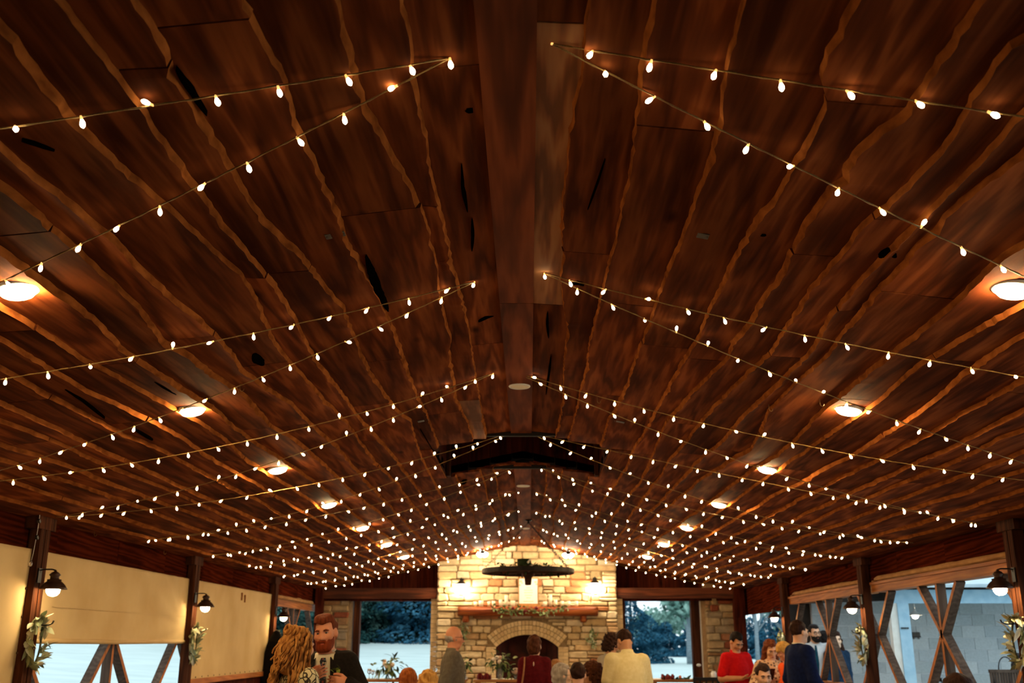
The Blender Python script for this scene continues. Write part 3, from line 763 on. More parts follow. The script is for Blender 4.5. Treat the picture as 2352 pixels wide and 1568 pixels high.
for k, ((px, py), y) in enumerate(SC_L):
    X = XLW + .02 + .075 + .136
    p = atX(px, py, X)
    p.y = y - .03; d = ray(px, py); p.z = CAMH + d.z * (p.y / d.y)
    sconce((X, p.y, p.z), -1, 'lit bronze barn sconce on the left wall, ' + ordw[k])
    coat_hook((XLW + .17 + .03, y + .0, p.z - .28), -1, 'iron coat hook on the left wall, %s' % ordw[k])
    wreath((XLW + .115, y + .0, p.z - .42), -1, 'pale leafy wreath hung on the left wall, %s' % ordw[k], seed=k + 3, rad=.15, n=95)
for k, ((px, py), y) in enumerate(SC_R):
    X = XRW - .095 - .136
    p = atX(px, py, X); p.y = y - .03; d = ray(px, py); p.z = CAMH + d.z * (p.y / d.y)
    sconce((X, p.y, p.z), 1, 'lit bronze barn sconce on the right wall, ' + ordw[k])
    coat_hook((XRW - .195, y, p.z - .28), 1, 'iron coat hook on the right wall, %s' % ordw[k])
    wreath((XRW - .115, y, p.z - .42), 1, 'cream leafy wreath hung on the right wall, %s' % ordw[k], seed=k + 13, rad=.15, n=95, cream=.6)

# ================================================================== FAR WALL, CHIMNEY, WINDOWS
CY = 19.62           # chimney face
def px_box(x0, y0, x1, y1, Y):
    a, b = atY(x0, y0, Y), atY(x1, y1, Y); return a.x, b.x, b.z, a.z       # x0, x1, zlow, zhigh
cx0 = atY(1004, 1400, CY).x; cx1 = atY(1417, 1400, CY).x
# gable backing above the lintels and boards
zl_top = atY(900, 1351, 19.75).z; zl_bot = atY(900, 1375, 19.75).z
WL = px_box(829, 1380, 987, 1568, 19.85); WR = px_box(1434, 1378, 1594, 1568, 19.85)
back = MB()
back.add([(-HW - .1, 20.0, zl_top - .05), (HW + .1, 20.0, zl_top - .05), (HW + .1, 20.0, zc(HW)), (XR, 20.0, APEX + .05), (-HW - .1, 20.0, zc(HW)),
          (-HW - .1, 20.1, zl_top - .05), (HW + .1, 20.1, zl_top - .05), (HW + .1, 20.1, zc(HW)), (XR, 20.1, APEX + .05), (-HW - .1, 20.1, zc(HW))],
         [(0, 1, 2, 3, 4), (9, 8, 7, 6, 5), (0, 5, 6, 1), (1, 6, 7, 2), (2, 7, 8, 3), (3, 8, 9, 4), (4, 9, 5, 0)])
wall_back = struct('wall_back', back, M_BACK)
x = -HW - .05; k = 0
while x < HW:
    b = x + .225; m = (x + b) / 2
    if m < cx0 + .05 or m > cx1 - .05:
        ob('board', MB().add([(x + .003, 19.97 - .004 * (k % 2), zl_top), (b - .003, 19.97 - .004 * (k % 2), zl_top), (b - .003, 19.97 - .004 * (k % 2), zc(b) + .02), (x + .003, 19.97 - .004 * (k % 2), zc(x) + .02),
            (x + .003, 20.0, zl_top), (b - .003, 20.0, zl_top), (b - .003, 20.0, zc(b) + .02), (x + .003, 20.0, zc(x) + .02)],
            [(0, 1, 2, 3), (7, 6, 5, 4), (0, 4, 5, 1), (1, 5, 6, 2), (2, 6, 7, 3), (3, 7, 4, 0)]), M_DARKX, wall_back)
    x = b; k += 1
# lintels
for (a, b, lab) in ((-4.05, cx0 - .01, 'dark timber lintel over the left window beside the chimney'), (cx1 + .01, 4.05, 'dark timber lintel over the right window beside the chimney')):
    t = thing('window_lintel', lab, 'beam', (0, 0, 0))
    ob('beam', MB().span((a, 19.62, zl_bot), (b, 19.99, zl_top)), M_BEAMX, t)
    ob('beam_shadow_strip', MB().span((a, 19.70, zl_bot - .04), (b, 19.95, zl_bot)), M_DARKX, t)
# window frames: dark timber jambs, head and sill
def window(n, W, jamb_l, jamb_r):
    x0, x1, z0, z1 = W; z0 = .74
    f = tag(ob('window_%d' % n, MB().span((x0 - jamb_l, 19.78, z0 - .06), (x0, 19.95, z1 + .07)), M_POST), kind='structure')
    ob('jamb', MB().span((x1, 19.78, z0 - .06), (x1 + jamb_r, 19.95, z1 + .07)), M_POST, f)
    ob('head', MB().span((x0, 19.80, z1), (x1, 19.95, z1 + .07)), M_DARKX, f)
    ob('sill', MB().span((x0 - jamb_l, 19.72, z0 - .1), (x1 + jamb_r, 19.98, z0 - .0)), M_POST, f)
    return f
w1 = window(1, WL, .115, .045); w2 = window(2, WR, .045, .16)
# low wall below the windows
for n, W in ((1, WL), (2, WR)):
    struct('trim_%d' % (n + 2), MB().span((W[0] - .3, 19.80, 0), (W[1] + .3, 20.0, .66)), M_DARKX)
p = atY(1605, 1527, 19.76)
ob('latch', MB().lathe([(.03, 0), (.036, -.006), (.028, -.014), (.008, -.016)], n=14, rot=Matrix.Rotation(R(-90), 3, 'X') @ Matrix.Diagonal((1.25, .75, 1)), c=p), M_WHITE, w2)
# pale painted battens beside the pillars
for (xa, xb, ca, lab) in ((801, 812, 0, 'l'), (1603.5, 1609.5, 1, 'r')):
    a = atY(xa, 1400, 19.86).x; b = atY(xb, 1400, 19.86).x
    struct('trim_%d' % (5 + ca), MB().span((a, 19.80, 0), (b, 19.97, zl_bot)), M_WHITE if ca else mat('weathered_batten', '#8a7560', '#a39078', 12, .8))

# ------------------------------------------------------------------ stonework
def stone(name, x0, x1, z0, z1, Y, depth, m, parent, r_, sag=0.):
    cxs, czs = (x0 + x1) / 2, (z0 + z1) / 2; hx, hz = (x1 - x0) / 2, (z1 - z0) / 2
    ch = min(hx, hz) * .35
    ring = [(-hx, -hz + ch), (-hx + ch, -hz), (hx - ch, -hz), (hx, -hz + ch), (hx, hz - ch), (hx - ch, hz), (-hx + ch, hz), (-hx, hz - ch)]
    ring = [(a + r_.gauss(0, .006), b + r_.gauss(0, .005)) for a, b in ring]
    ins = .86
    vs = [(cxs + a, Y + .03, czs + b) for a, b in ring] + [(cxs + a, Y - depth * .55, czs + b) for a, b in ring]
    vs += [(cxs + a * (1 - .018 / max(hx, .02)), Y - depth + r_.gauss(0, .005), czs + b * (1 - .016 / max(hz, .02))) for a, b in ring]
    fs = []
    for q in (0, 8):
        for i in range(8): j = (i + 1) % 8; fs.append((q + i, q + j, q + 8 + j, q + 8 + i))
    fs.append(tuple(range(16, 24)))
    mb = MB(); mb.add(vs, fs, 0); return ob(name, mb, m, parent)
def ashlar(parent, x0, x1, z0, z1, Y, m, seed, keep=lambda a, b, c, d: True, h=(.085, .15), w=(.16, .5), clip_top=None, big=.08, name='stone'):
    r_ = random.Random(seed); z = z0
    while z < z1 - .04:
        hh = min(r_.uniform(*h), z1 - z);
        if z1 - z - hh < .05: hh = z1 - z
        x = x0
        while x < x1 - .02:
            ww = r_.uniform(*w) * (1.0 if r_.random() > .25 else .6)
            if x1 - x - ww < .12: ww = x1 - x
            zt_ = z + hh
            if clip_top: zt_ = min(zt_, clip_top(x + ww / 2) - .01)
            if zt_ - z > .03:
                g = .007
                def put(a, b, c, d):
                    kp = keep(a, b, c, d)
                    if not kp: return
                    if kp is not True: a, b = kp
                    stone(name, a + g, b - g, c + g, d - g, Y, r_.uniform(.025, .055), m, parent, r_)
                if hh > .12 and ww < .34 and r_.random() < .25:
                    zm = z + (zt_ - z) * r_.uniform(.42, .58); put(x, x + ww, z, zm); put(x, x + ww, zm, zt_)
                else: put(x, x + ww, z, zt_)
            x += ww
        z += hh

# fireplace: arch centre etc.
A0 = atY(1139.6, 1485.5, CY); A1 = atY(1282, 1485.5, CY); AT = atY(1210, 1457, CY)
acx = (A0.x + A1.x) / 2; half = (A1.x - A0.x) / 2; sag_ = AT.z - A0.z
AR = (half * half + sag_ * sag_) / (2 * sag_); acz = AT.z - AR; aang = math.asin(half / AR)
RING = .088
fp = thing('stone_fireplace', 'tall tan fieldstone chimney with an arched firebox between the two windows', 'fireplace', (acx, CY, 0))
fpi = Matrix.Translation((-acx, -CY, 0))
def fob(name, mb, m): 
    o = ob(name, mb, m, fp); o.matrix_parent_inverse = fpi; return o
class _P: pass
body = MB()
zspring = A0.z; jw = .19
# mortar core in pieces round the opening
body.span((cx0, CY, 0), (acx - half, 19.985, 2.6)); body.span((acx + half, CY, 0), (cx1, 19.985, 2.6))
body.add([(cx0, CY, 2.6), (cx1, CY, 2.6), (cx1, CY, zc(cx1)), (XR, CY, APEX), (cx0, CY, zc(cx0)), (cx0, 19.985, 2.6), (cx1, 19.985, 2.6), (cx1, 19.985, zc(cx1)), (XR, 19.985, APEX), (cx0, 19.985, zc(cx0))],
         [(0, 1, 2, 3, 4), (9, 8, 7, 6, 5), (0, 5, 6, 1), (1, 6, 7, 2), (2, 7, 8, 3), (3, 8, 9, 4), (4, 9, 5, 0)])
na = 24; vs = []
for i in range(na + 1):
    a = -aang + 2 * aang * i / na; xx = acx + AR * math.sin(a); zz = acz + AR * math.cos(a)
    vs += [(xx, CY, zz), (xx, CY, 2.6), (xx, 19.985, zz), (xx, 19.985, 2.6)]
fs = []
for i in range(na):
    a = i * 4; b = a + 4; fs += [(a, b, b + 1, a + 1), (a, a + 2, b + 2, b)]
body.add(vs, fs)
fob('mortar_core', body, M_MORTAR)
fob('firebox', MB().add([(acx - half, CY, 0), (acx + half, CY, 0), (acx + half * .62, 20.3, 0), (acx - half * .62, 20.3, 0), (acx - half, CY, 2.0), (acx + half, CY, 2.0), (acx + half * .62, 20.3, 2.0), (acx - half * .62, 20.3, 2.0)],
      [(0, 1, 2, 3), (7, 6, 5, 4), (1, 5, 6, 2), (2, 6, 7, 3), (3, 7, 4, 0)]), M_FIREBOX)
class ParentProxy: pass
def keep_stone(a, b, c, d):
    """trim a stone back to the brick surround; None when nothing is left"""
    ro = AR + 3 * RING + .012; zlo = c + .02
    zr = acz + ro * math.cos(aang)                      # where the outer ring ends
    if d < zspring + .02: ex = half + jw
    elif c > acz + ro - .005: return True
    else:
        zz = max(zlo, zr); ex = math.sqrt(max(0, ro * ro - (zz - acz) ** 2))
        if zlo < zr: ex = max(half + jw if c < zspring else 0, ro * math.sin(aang) - .02)
    lo, hi = acx - ex, acx + ex
    if b <= lo or a >= hi: return True
    if a < lo and b > hi: return (a, lo) if lo - a > b - hi else (hi, b)
    if a < lo: return (a, lo) if lo - a > .05 else None
    if b > hi: return (hi, b) if b - hi > .05 else None
    return None
def trimmed(a, b, c, d):
    return keep_stone(a, b, c, d)
n_before = len(COL.objects)
ashlar(fp, cx0 - .005, cx1 + .005, .55, APEX, CY, M_STONE, 31, trimmed, clip_top=lambda x: zc(x) + .015)
for o in list(COL.objects)[n_before:]: o.matrix_parent_inverse = fpi
# arch bricks in three rings
for k in range(3):
    r0 = AR + k * RING; r1 = r0 + RING - .008; nb = 19 + 2 * k
    for i in range(nb):
        a0 = -aang + 2 * aang * i / nb + .004; a1 = -aang + 2 * aang * (i + 1) / nb - .004
        yf = CY - .02 - .018 * k
        q = [(acx + r * math.sin(a), acz + r * math.cos(a)) for r, a in ((r0, a0), (r0, a1), (r1, a1), (r1, a0))]
        vs = [(x_, yf, z_) for x_, z_ in q] + [(x_, CY + .05, z_) for x_, z_ in q]
        fob('arch_brick', MB().add(vs, [(0, 1, 2, 3), (4, 7, 6, 5), (0, 4, 5, 1), (1, 5, 6, 2), (2, 6, 7, 3), (3, 7, 4, 0)]), M_BRICK)
# brick jambs of the firebox
z = .5; row = 0
while z < zspring - .02:
    zz = min(z + .066, zspring)
    for sg in (-1, 1):
        xa = acx + sg * half; xb = acx + sg * (half + jw)
        sp = [xa, xa + sg * jw * (.5 if row % 2 else 1), xb] if row % 2 else [xa, xb]
        for a, b in zip(sp, sp[1:]):
            lo, hi = min(a, b), max(a, b)
            fob('jamb_brick', MB().span((lo + .003, CY - .03, z + .003), (hi - .003, CY + .03, zz - .003)), M_BRICK)
    z = zz; row += 1
# brick edge strips on both sides of the chimney, below the lintels
for (xa, xb) in ((atY(990, 1400, 19.7).x, cx0 - .004), (cx1 + .004, atY(1430, 1400, 19.7).x)):
    z = .5
    while z < zl_bot - .02:
        zz = min(z + .085, zl_bot)
        fob('edge_brick', MB().span((xa + .002, 19.68, z + .003), (xb - .002, 19.95, zz - .003)), M_BRICK); z = zz
# mantel log
MY = CY - .29
ml = atY(1051, 1403, MY); mr = atY(1374, 1403, MY); mt = atY(1210, 1392, MY).z; mb_ = atY(1210, 1414, MY).z
vs = []; n = 40
for i in range(n + 1):
    u = i / n; x = ml.x + (mr.x - ml.x) * u
    for j in range(12):
        a = 2 * math.pi * j / 12; hh = (mt - mb_) / 2
        ry = .14 * (1 + .08 * fbm(u * 9, j * .7)); rz = hh * (1 + .16 * fbm(u * 7 + 3, math.cos(a), math.sin(a)))
        c_, s_ = math.cos(a), math.sin(a)
        sup = (abs(c_) ** 3 + abs(s_) ** 3) ** (-1 / 3)
        vs.append((x, CY - .15 + ry * c_ * sup, (mt + mb_) / 2 + min(rz * s_ * sup, hh)))
fs = [(i * 12 + j, (i + 1) * 12 + j, (i + 1) * 12 + (j + 1) % 12, i * 12 + (j + 1) % 12) for i in range(n) for j in range(12)]
fs += [tuple(range(12)), tuple(n * 12 + j for j in reversed(range(12)))]
M_MANTEL = wood('mantel_log_wood', '#5a2410', '#9a4a1e', '#c87a3e', 0, .9, .45, .0)
mm = MB(); mm.add(vs, fs, 0, True); fob('mantel', mm, M_MANTEL)
for px_ in (1070, 1340):
    q = atY(px_, 1415, CY - .12)
    fob('corbel', MB().lathe([(.05, -.09), (.07, -.05), (.06, 0), (.075, .06)], n=12, c=(q.x, CY - .13, q.z - .02)), M_MANTEL)

# stone pillars in the far corners
for (xa, xb, lab, seed) in ((739, 799, 'narrow fieldstone pillar in the far left corner behind the groom', 5), (1622, 1688, 'narrow fieldstone pillar in the far right corner behind the man in red', 9)):
    a = atY(xa, 1450, 19.74).x; b = atY(xb, 1450, 19.74).x
    t = thing('stone_pillar', lab, 'pillar', (a, 19.75, 0)); inv = Matrix.Translation((-a, -19.75, 0))
    o = ob('mortar_core', MB().span((a, 19.75, 0), (b, 20.0, zc(a) - .05)), M_MORTAR, t); o.matrix_parent_inverse = inv
    nb = len(COL.objects)
    ashlar(t, a, b, .6, zc(a) - .05, 19.75, M_STONED, seed, h=(.09, .15), w=(.15, .34))
    for o in list(COL.objects)[nb:]: o.matrix_parent_inverse = inv
# brick-faced tan strip left of the right pillar, dark corner posts
a = atY(1609.5, 1400, 19.8).x; b = atY(1621, 1400, 19.8).x
struct('trim_7', MB().span((a, 19.78, 0), (b, 20.0, zl_bot)), mat('tan_strip', '#8a6a48', '#a08058', 12, .8))
for (xa, xb, lab) in ((722, 738, 'dark timber corner post left of the far left stone pillar'), (1689, 1713, 'dark timber corner post right of the far right stone pillar')):
    a = atY(xa, 1450, 19.6).x; b = atY(xb, 1450, 19.6).x
    t = thing('corner_post', lab, 'post', ((a + b) / 2, 19.62, 0)); h = (b - a) / 2
    ob('upright', MB().span((-h, -.1, 0), (h, .1, 2.6)), M_DARKX, t)
    ob('knee_board', MB().span((-h * .8, -.13, 1.55), (h * .8, -.1, 2.05)), M_DARKX, t)

# ------------------------------------------------------------------ lanterns and flood heads on the chimney
M_LANT = emit('lantern_glass_glow', (1, .80, .50), L_LANTERN)
M_FLOODE = emit('flood_lamp_glow', (1, .82, .54), L_FLOOD)
for (px_, py_, lab) in ((1059, 1352, 'glowing lantern sconce on the chimney stone, left of the framed sign'), (1367, 1350, 'glowing lantern sconce on the chimney stone, right of the framed sign')):
    p = atY(px_, py_, CY - .16)
    t = thing('lantern_sconce', lab, 'wall lamp', p)
    ob('glass', MB().lathe([(.062, -.1), (.07, -.085), (.085, .08), (.08, .085)], n=6), M_LANT, t)
    ob('roof', MB().lathe([(.1, .085), (.1, .092), (.06, .13), (.025, .15), (.012, .175)], n=12), M_IRON, t)
    ob('base', MB().lathe([(.03, -.125), (.066, -.112), (.066, -.1)], n=12), M_IRON, t)
    ob('bracket', MB().tube([(0, 0, .17), (0, .03, .21), (0, .09, .21), (0, .14, .16)], .008, 8).box((0, .135, .12), (.07, .02, .16)), M_IRON, t)
for (px_, py_, sg, lab) in ((1108, 1271, 1, 'flood light with two bulbs hanging from the ceiling left of the chimney peak'), (1305, 1273, -1, 'flood light with two bulbs hanging from the ceiling right of the chimney peak')):
    p = atY(px_, py_, CY - .8)
    zt2 = zc(p.x) - .045
    t = thing('flood_light', lab, 'ceiling lamp', p)
    ob('canopy', MB().lathe([(.05, zt2 - p.z), (.05, zt2 - p.z - .02), (.02, zt2 - p.z - .035)], n=14), M_IRON, t)
    ob('stem', MB().tube([(0, 0, zt2 - p.z - .03), (0, 0, .05)], .012, 8).ball((0, 0, .05), .025), M_IRON, t)
    for a in (-1, 1):
        d = Vector((a * .6, .5, -.7)).normalized(); q = Vector((0, 0, -1)).rotation_difference(d).to_matrix()
        ob('lamp_socket', MB().lathe([(.02, .0), (.03, -.03), (.03, -.05)], n=10, rot=q, c=(0, 0, .045)), M_IRON, t)
        ob('lamp', MB().lathe([(.028, -.045), (.05, -.09), (.052, -.11), (.02, -.12), (.001, -.121)], n=10, rot=q, c=(0, 0, .045)), M_FLOODE, t)

# ------------------------------------------------------------------ framed sign, candles, garland
M_PAPER = mat('sign_paper', '#f2efe6', '#f7f5ee', 5, .7)
M_GOLD = mat('oak_frame', '#a8743a', '#c08c4c', 30, .5)
M_FAINT = mat('faint_gold_print', '#cfc49a', '#d8cfae', 30, .8)
a = atY(1190, 1326, CY - .1); b = atY(1237.5, 1388, CY - .1)
t = thing('framed_sign', 'white framed sign with faint lines of writing standing on the mantel', 'sign', ((a.x + b.x) / 2, CY - .1, b.z))
w2_, h2_ = (b.x - a.x) / 2, a.z - b.z
for nm, lo, hi in (('frame_stile', (-w2_, -.012, 0), (-w2_ + .018, .012, h2_)), ('frame_stile', (w2_ - .018, -.012, 0), (w2_, .012, h2_)), ('frame_rail', (-w2_, -.012, 0), (w2_, .012, .018)), ('frame_rail', (-w2_, -.012, h2_ - .018), (w2_, .012, h2_)), ('foot_rail', (-w2_ - .05, -.03, -.035), (w2_ + .05, .03, 0))):
    ob(nm, MB().span(lo, hi), M_GOLD, t)
ob('paper', MB().span((-w2_ + .01, 0, .01), (w2_ - .01, .008, h2_ - .01)), M_PAPER, t)
for zf, wf in ((.62, .2), (.53, .42), (.44, .42), (.34, .36), (.25, .22), (.12, .5)):
    ob('text_line', MB().span((-w2_ * wf, -.002, h2_ * zf - .006), (w2_ * wf, .001, h2_ * zf + .006)), M_FAINT, t)
for (dx, dz, rr) in ((-.72, .86, .02), (-.6, .8, .014), (.7, .84, .018), (.8, .76, .016), (-.8, .72, .014)):
    ob('floral_print', MB().ball((w2_ * dx, 0, h2_ * dz), (rr * 1.3, .003, rr), 8), M_FAINT, t)
M_WAX = mat('ivory_wax', '#efe2c0', '#f5ecd2', 10, .5)
cands = [(1105, 1379, 11), (1123, 1381, 7), (1134, 1380, 8), (1150, 1377, 8), (1163, 1367, 8), (1178, 1379, 11), (1252, 1381, 10), (1264, 1365, 8), (1276, 1377, 8), (1291, 1380, 8), (1306, 1380, 8), (1324, 1380, 8), (1093, 1383, 7)]
cands.sort()
for i, (px_, py_, w_) in enumerate(cands):
    q = atY(px_, py_, CY - .16); h_ = q.z - mt; r_ = w_ * .5 * 18.6 / 2287
    side = 'left' if px_ < 1210 else 'right'
    j = i + 1 if side == 'left' else len(cands) - i
    t = thing('pillar_candle', '%sivory pillar candle on the mantel, %s from its %s end' % ('tall ' if py_ < 1370 else '', ORD[j - 1], side), 'candle', (q.x, CY - .15 - .02 * (i % 2), mt), 0, 'ivory candles along the mantel')
    ob('wax', MB().lathe([(r_, 0), (r_, h_ - .004), (r_ * .92, h_), (r_ * .5, h_ - .006), (.002, h_ - .008)], n=14), M_WAX, t)
    ob('wick', MB().tube([(0, 0, h_ - .008), (.001, 0, h_ + .008)], .0015, 5), M_IRON, t)
t = thing('eucalyptus_garland', 'leafy green garland with red blooms draped over the mantel', 'garland', atY(1213, 1398, CY - .3))
gr = random.Random(3); g0 = Vector(t.location)
path = []
for i in range(60):
    u = i / 59; px_ = 1133 + (1304 - 1133) * u; py_ = 1396 + 9 * math.sin(u * math.pi) ** 1.2 + 3 * math.sin(u * 11)
    path.append(atY(px_, py_, CY - .31 - .02 * math.sin(u * 9)) - g0)
ob('vine', MB().tube(path, .006, 6), M_STEM, t)
M_EUC = palette('eucalyptus_leaf', ['#7d8f5e', '#93a374', '#5f7346', '#aab78c', '#6b7d50'], vary=.2, bmp=.1)
M_RED = mat('burgundy_bloom', '#5a0c10', '#7a1418', 30, .7)
for i in range(190):
    p = path[gr.randrange(60)] + Vector((gr.gauss(0, .02), gr.uniform(-.05, .03), gr.gauss(0, .035)))
    leaf_obj(t, p, (gr.gauss(0, 1), -abs(gr.gauss(.3, .6)), gr.gauss(-.25, .8)), M_EUC, gr.uniform(.7, 1.2), gr.choice((0, 1, 1)), gr.uniform(-1.2, 1.2))
for px_, py_ in ((1178, 1397), (1232, 1396), (1206, 1403)):
    q = atY(px_, py_, CY - .38) - g0
    ob('bloom', MB().ball(q, (.035, .03, .03), 10).ball(q + Vector((0, -.02, .01)), .02, 8), M_RED, t)
for (px_, py_, lab, sd) in ((1063, 1447, 'leafy swag hanging on the chimney stone left of the firebox', 1), (1360, 1460, 'leafy swag hanging on the chimney stone right of the firebox', 2)):
    p = atY(px_, py_, CY - .07); t = thing('leaf_swag', lab, 'swag', p); sr = random.Random(sd)
    ob('hanger', MB().tube([(0, .02, .22), (0, 0, .1), (0, 0, -.2)], .006, 6), M_IRON, t)
    for i in range(60):
        z = sr.uniform(-.2, .12); w_ = .08 * (1 - abs(z + .03) / .25)
        leaf_obj(t, (sr.gauss(0, w_ * .7), -.02 - sr.random() * .03, z), (sr.gauss(0, .8), -.5, sr.gauss(-.4, .7)), M_EUC if sr.random() < .6 else M_SAGE, sr.uniform(.7, 1.1), sr.choice((0, 1, 2)), sr.uniform(-1, 1))

# ------------------------------------------------------------------ wagon wheel chandelier
M_WHEEL = wood('wheel_wood', '#2c160c', '#46230f', '#633517', 0, 1.5, .7, .1)
WY = 15.3; wc = atY(1213, 1312, WY); WRD = .685
t = thing('wagon_wheel_chandelier', 'wagon wheel chandelier hanging on chains before the chimney, greenery on top', 'chandelier', wc)
ob('rim', MB().lathe([(WRD - .07, -.035), (WRD, -.035), (WRD, .035), (WRD - .07, .035), (WRD - .07, -.035)], n=48, cap=False, smooth=False), M_WHEEL, t)
ob('tyre', MB().lathe([(WRD, -.03), (WRD + .008, -.03), (WRD + .008, .03), (WRD, .03)], n=48, cap=False, smooth=False), M_IRON, t)
ob('hub', MB().lathe([(.04, -.2), (.046, -.19), (.055, -.09), (.095, -.06), (.1, 0), (.095, .06), (.06, .09), (.05, .13), (.045, .14)], n=16), M_WHEEL, t)
for i in range(12):
    a = 2 * math.pi * i / 12 + .1
    ob('spoke', MB().tube([(.08 * math.cos(a), .08 * math.sin(a), 0), (.3 * math.cos(a), .3 * math.sin(a), 0), ((WRD - .05) * math.cos(a), (WRD - .05) * math.sin(a), 0)], [.026, .022, .018], 8), M_WHEEL, t)
link = MB().tube([(.012 * math.cos(b), 0, .024 * math.sin(b)) for b in np.linspace(0, 2 * math.pi, 9)], .0035, 5, cap=False).mesh('chain_link', M_BRONZE)
top = Vector((XR - wc.x + .06, 0, APEX - .08 - wc.z))
ob('ceiling_eye', MB().lathe([(.05, 0), (.05, -.012), (.012, -.02), (.012, -.05)], n=12, c=top), M_IRON, t)
for a in (math.pi, .35, -.45, 2.4):
    e = Vector((WRD * .98 * math.cos(a), WRD * .98 * math.sin(a), .03)); d = top - e - Vector((0, 0, .04)); n = int(d.length / .038)
    q = d.normalized().to_track_quat('Z', 'Y')
    if a == 2.4: continue
    for i in range(n + 1):
        o = ob('chain_link', link, parent=t, loc=e + d * (i / n)); o.rotation_mode = 'QUATERNION'
        from mathutils import Quaternion
        o.rotation_quaternion = q @ Quaternion((0, 0, 1), math.pi / 2 * (i % 2))
wr = random.Random(8)
M_DKLEAF = palette('dark_round_leaf', ['#26331a', '#344226', '#1d2a14', '#435030'], vary=.2, bmp=.1)
for i in range(90):
    a = wr.uniform(0, 2 * math.pi); r_ = wr.uniform(.05, WRD * .78)
    leaf_obj(t, (r_ * math.cos(a), r_ * math.sin(a) * .9, .04 + wr.random() * .05), (wr.gauss(0, 1), wr.gauss(0, 1), wr.uniform(.1, 1)), M_DKLEAF, wr.uniform(.7, 1.2), 1, wr.uniform(-1, 1))
for i in range(26):
    a = wr.uniform(0, 2 * math.pi); r_ = wr.uniform(.2, WRD * .9)
    leaf_obj(t, (r_ * math.cos(a), r_ * math.sin(a), -.03), (wr.gauss(0, .5), wr.gauss(0, .5), -1), M_DKLEAF, wr.uniform(.6, 1.0), 1, wr.uniform(-1, 1))
ob('hub_cup', MB().lathe([(.075, .05), (.1, .08), (.105, .13), (.1, .18), (.07, .185)], n=10, c=(-.06, 0, 0)), M_DKLEAF, t)
ob('ribbon', MB().tube([(.03, -.1, .17), (.0, -.12, .13), (.03, -.12, .09), (.07, -.1, .07)], [.012, .018, .016, .006], 6), M_WHITE, t)

# ================================================================== OUTSIDE: PORCH BUILDING ON THE RIGHT
M_BLOCK = palette('concrete_block', ['#b4bcc2', '#bcc3c8', '#aab2b8', '#c2c8cc', '#b0b8bc'], vary=.16, scale=30, bmp=.4)
M_JOINT = mat('block_joint', '#ccd2d6', '#d6dade', 20, .95)
M_SKYTINT = mat('pale_blue_painted_timber', '#8fb6cf', '#a6c8dc', 8, .6, bmp=.1)  # white paint with the sky's blue put into its colour
M_ROOFD = mat('dark_soffit', '#20160f', '#2c2017', 10, .9)
M_SLATE = mat('pale_roof_sheet', '#9fb4c0', '#b4c6d0', 4, .5)
BY = 18.4
bx0 = atY(1868, 1450, BY).x; bx1 = 10.2
shop = thing('block_building', 'concrete block building with a porch, outside the right openings', 'building', (bx0, BY, -.12))
inv = Matrix.Translation((-bx0, -BY, .12))
def bob(name, mb, m):
    o = ob(name, mb, m, shop); o.matrix_parent_inverse = inv; return o
bob('block_core', MB().span((bx0, BY, -.12), (bx1, BY + .3, 3.0)), M_JOINT)
z = -.12 + .2 * 4; row = 0
while z < 2.75:
    x = bx0 - (.2 if row % 2 else 0)
    while x < bx1:
        a, b = max(x, bx0), min(x + .4, bx1)
        if b - a > .05 and 4.2 < b:
            bob('block', MB().span((a + .005, BY - .012, z + .005), (b - .005, BY + .02, z + .195)), M_BLOCK)
        x += .4
    z += .2; row += 1
# porch: beam, posts, soffit, roof
PY = 16.6
a = atY(2047, 1354, PY); b = atY(2047, 1385, PY)
bob('porch_beam', MB().span((a.x, PY, b.z), (bx1, PY + .12, a.z)), M_SKYTINT)
bob('porch_soffit', MB().span((a.x - .2, PY + .02, a.z + .01), (bx1, BY + .2, a.z + .05)), M_ROOFD)
vs = [(a.x - .4, PY - .35, a.z + .02), (bx1, PY - .35, a.z + .02), (bx1, BY + .5, a.z + .75), (a.x - .4, BY + .5, a.z + .75)]
bob('porch_roof', MB().add(vs + [(p[0], p[1], p[2] + .05) for p in vs], [(3, 2, 1, 0), (4, 5, 6, 7), (0, 1, 5, 4), (1, 2, 6, 5), (2, 3, 7, 6), (3, 0, 4, 7)]), M_SLATE)
p0 = atY(2050, 1450, PY).x; p1 = atY(2066, 1450, PY).x; p2 = atY(2092, 1450, PY).x
bob('porch_post', MB().span((p0, PY, -.12), (p1, PY + .14, b.z)), M_WHITE)
bob('porch_post', MB().span((p1, PY - .03, -.12), (p2, PY + .12, b.z)), M_SKYTINT)
q = atY(2079, 1442, PY - .05); bob('downspout_strap', MB().span((q.x - .06, PY - .05, q.z - .01), (q.x + .06, PY - .03, q.z + .01)), M_IRON)
# eave of the taller part, dark gable wall at its left end with louvres
e0 = atY(1905, 1378, 17.6); e1 = atY(2010, 1366, 17.6)
bob('eave_board', MB().bar((bx0 - .3, 17.5, e0.z + .02), (bx1, 17.5, e1.z + .12), .16, .04, (0, 1, 0)), M_ROOFD)
bob('eave_soffit', MB().span((bx0 - .3, 17.5, e0.z + .1), (bx1, BY + .1, e0.z + .14)), M_ROOFD)
g0 = atY(1806, 1400, 18.6).x
bob('gable_wall', MB().span((g0, 18.5, -.12), (bx0 + .02, 18.7, 3.0)), M_ROOFD)  # building's shadowed side, the shadow put into a dark wall colour
for i in range(4):
    zz = 2.35 + .09 * i; bob('louvre', MB().box((bx0 - .35, 18.46, zz), (.45, .05, .02), Matrix.Rotation(.5, 3, 'X')), M_POST)

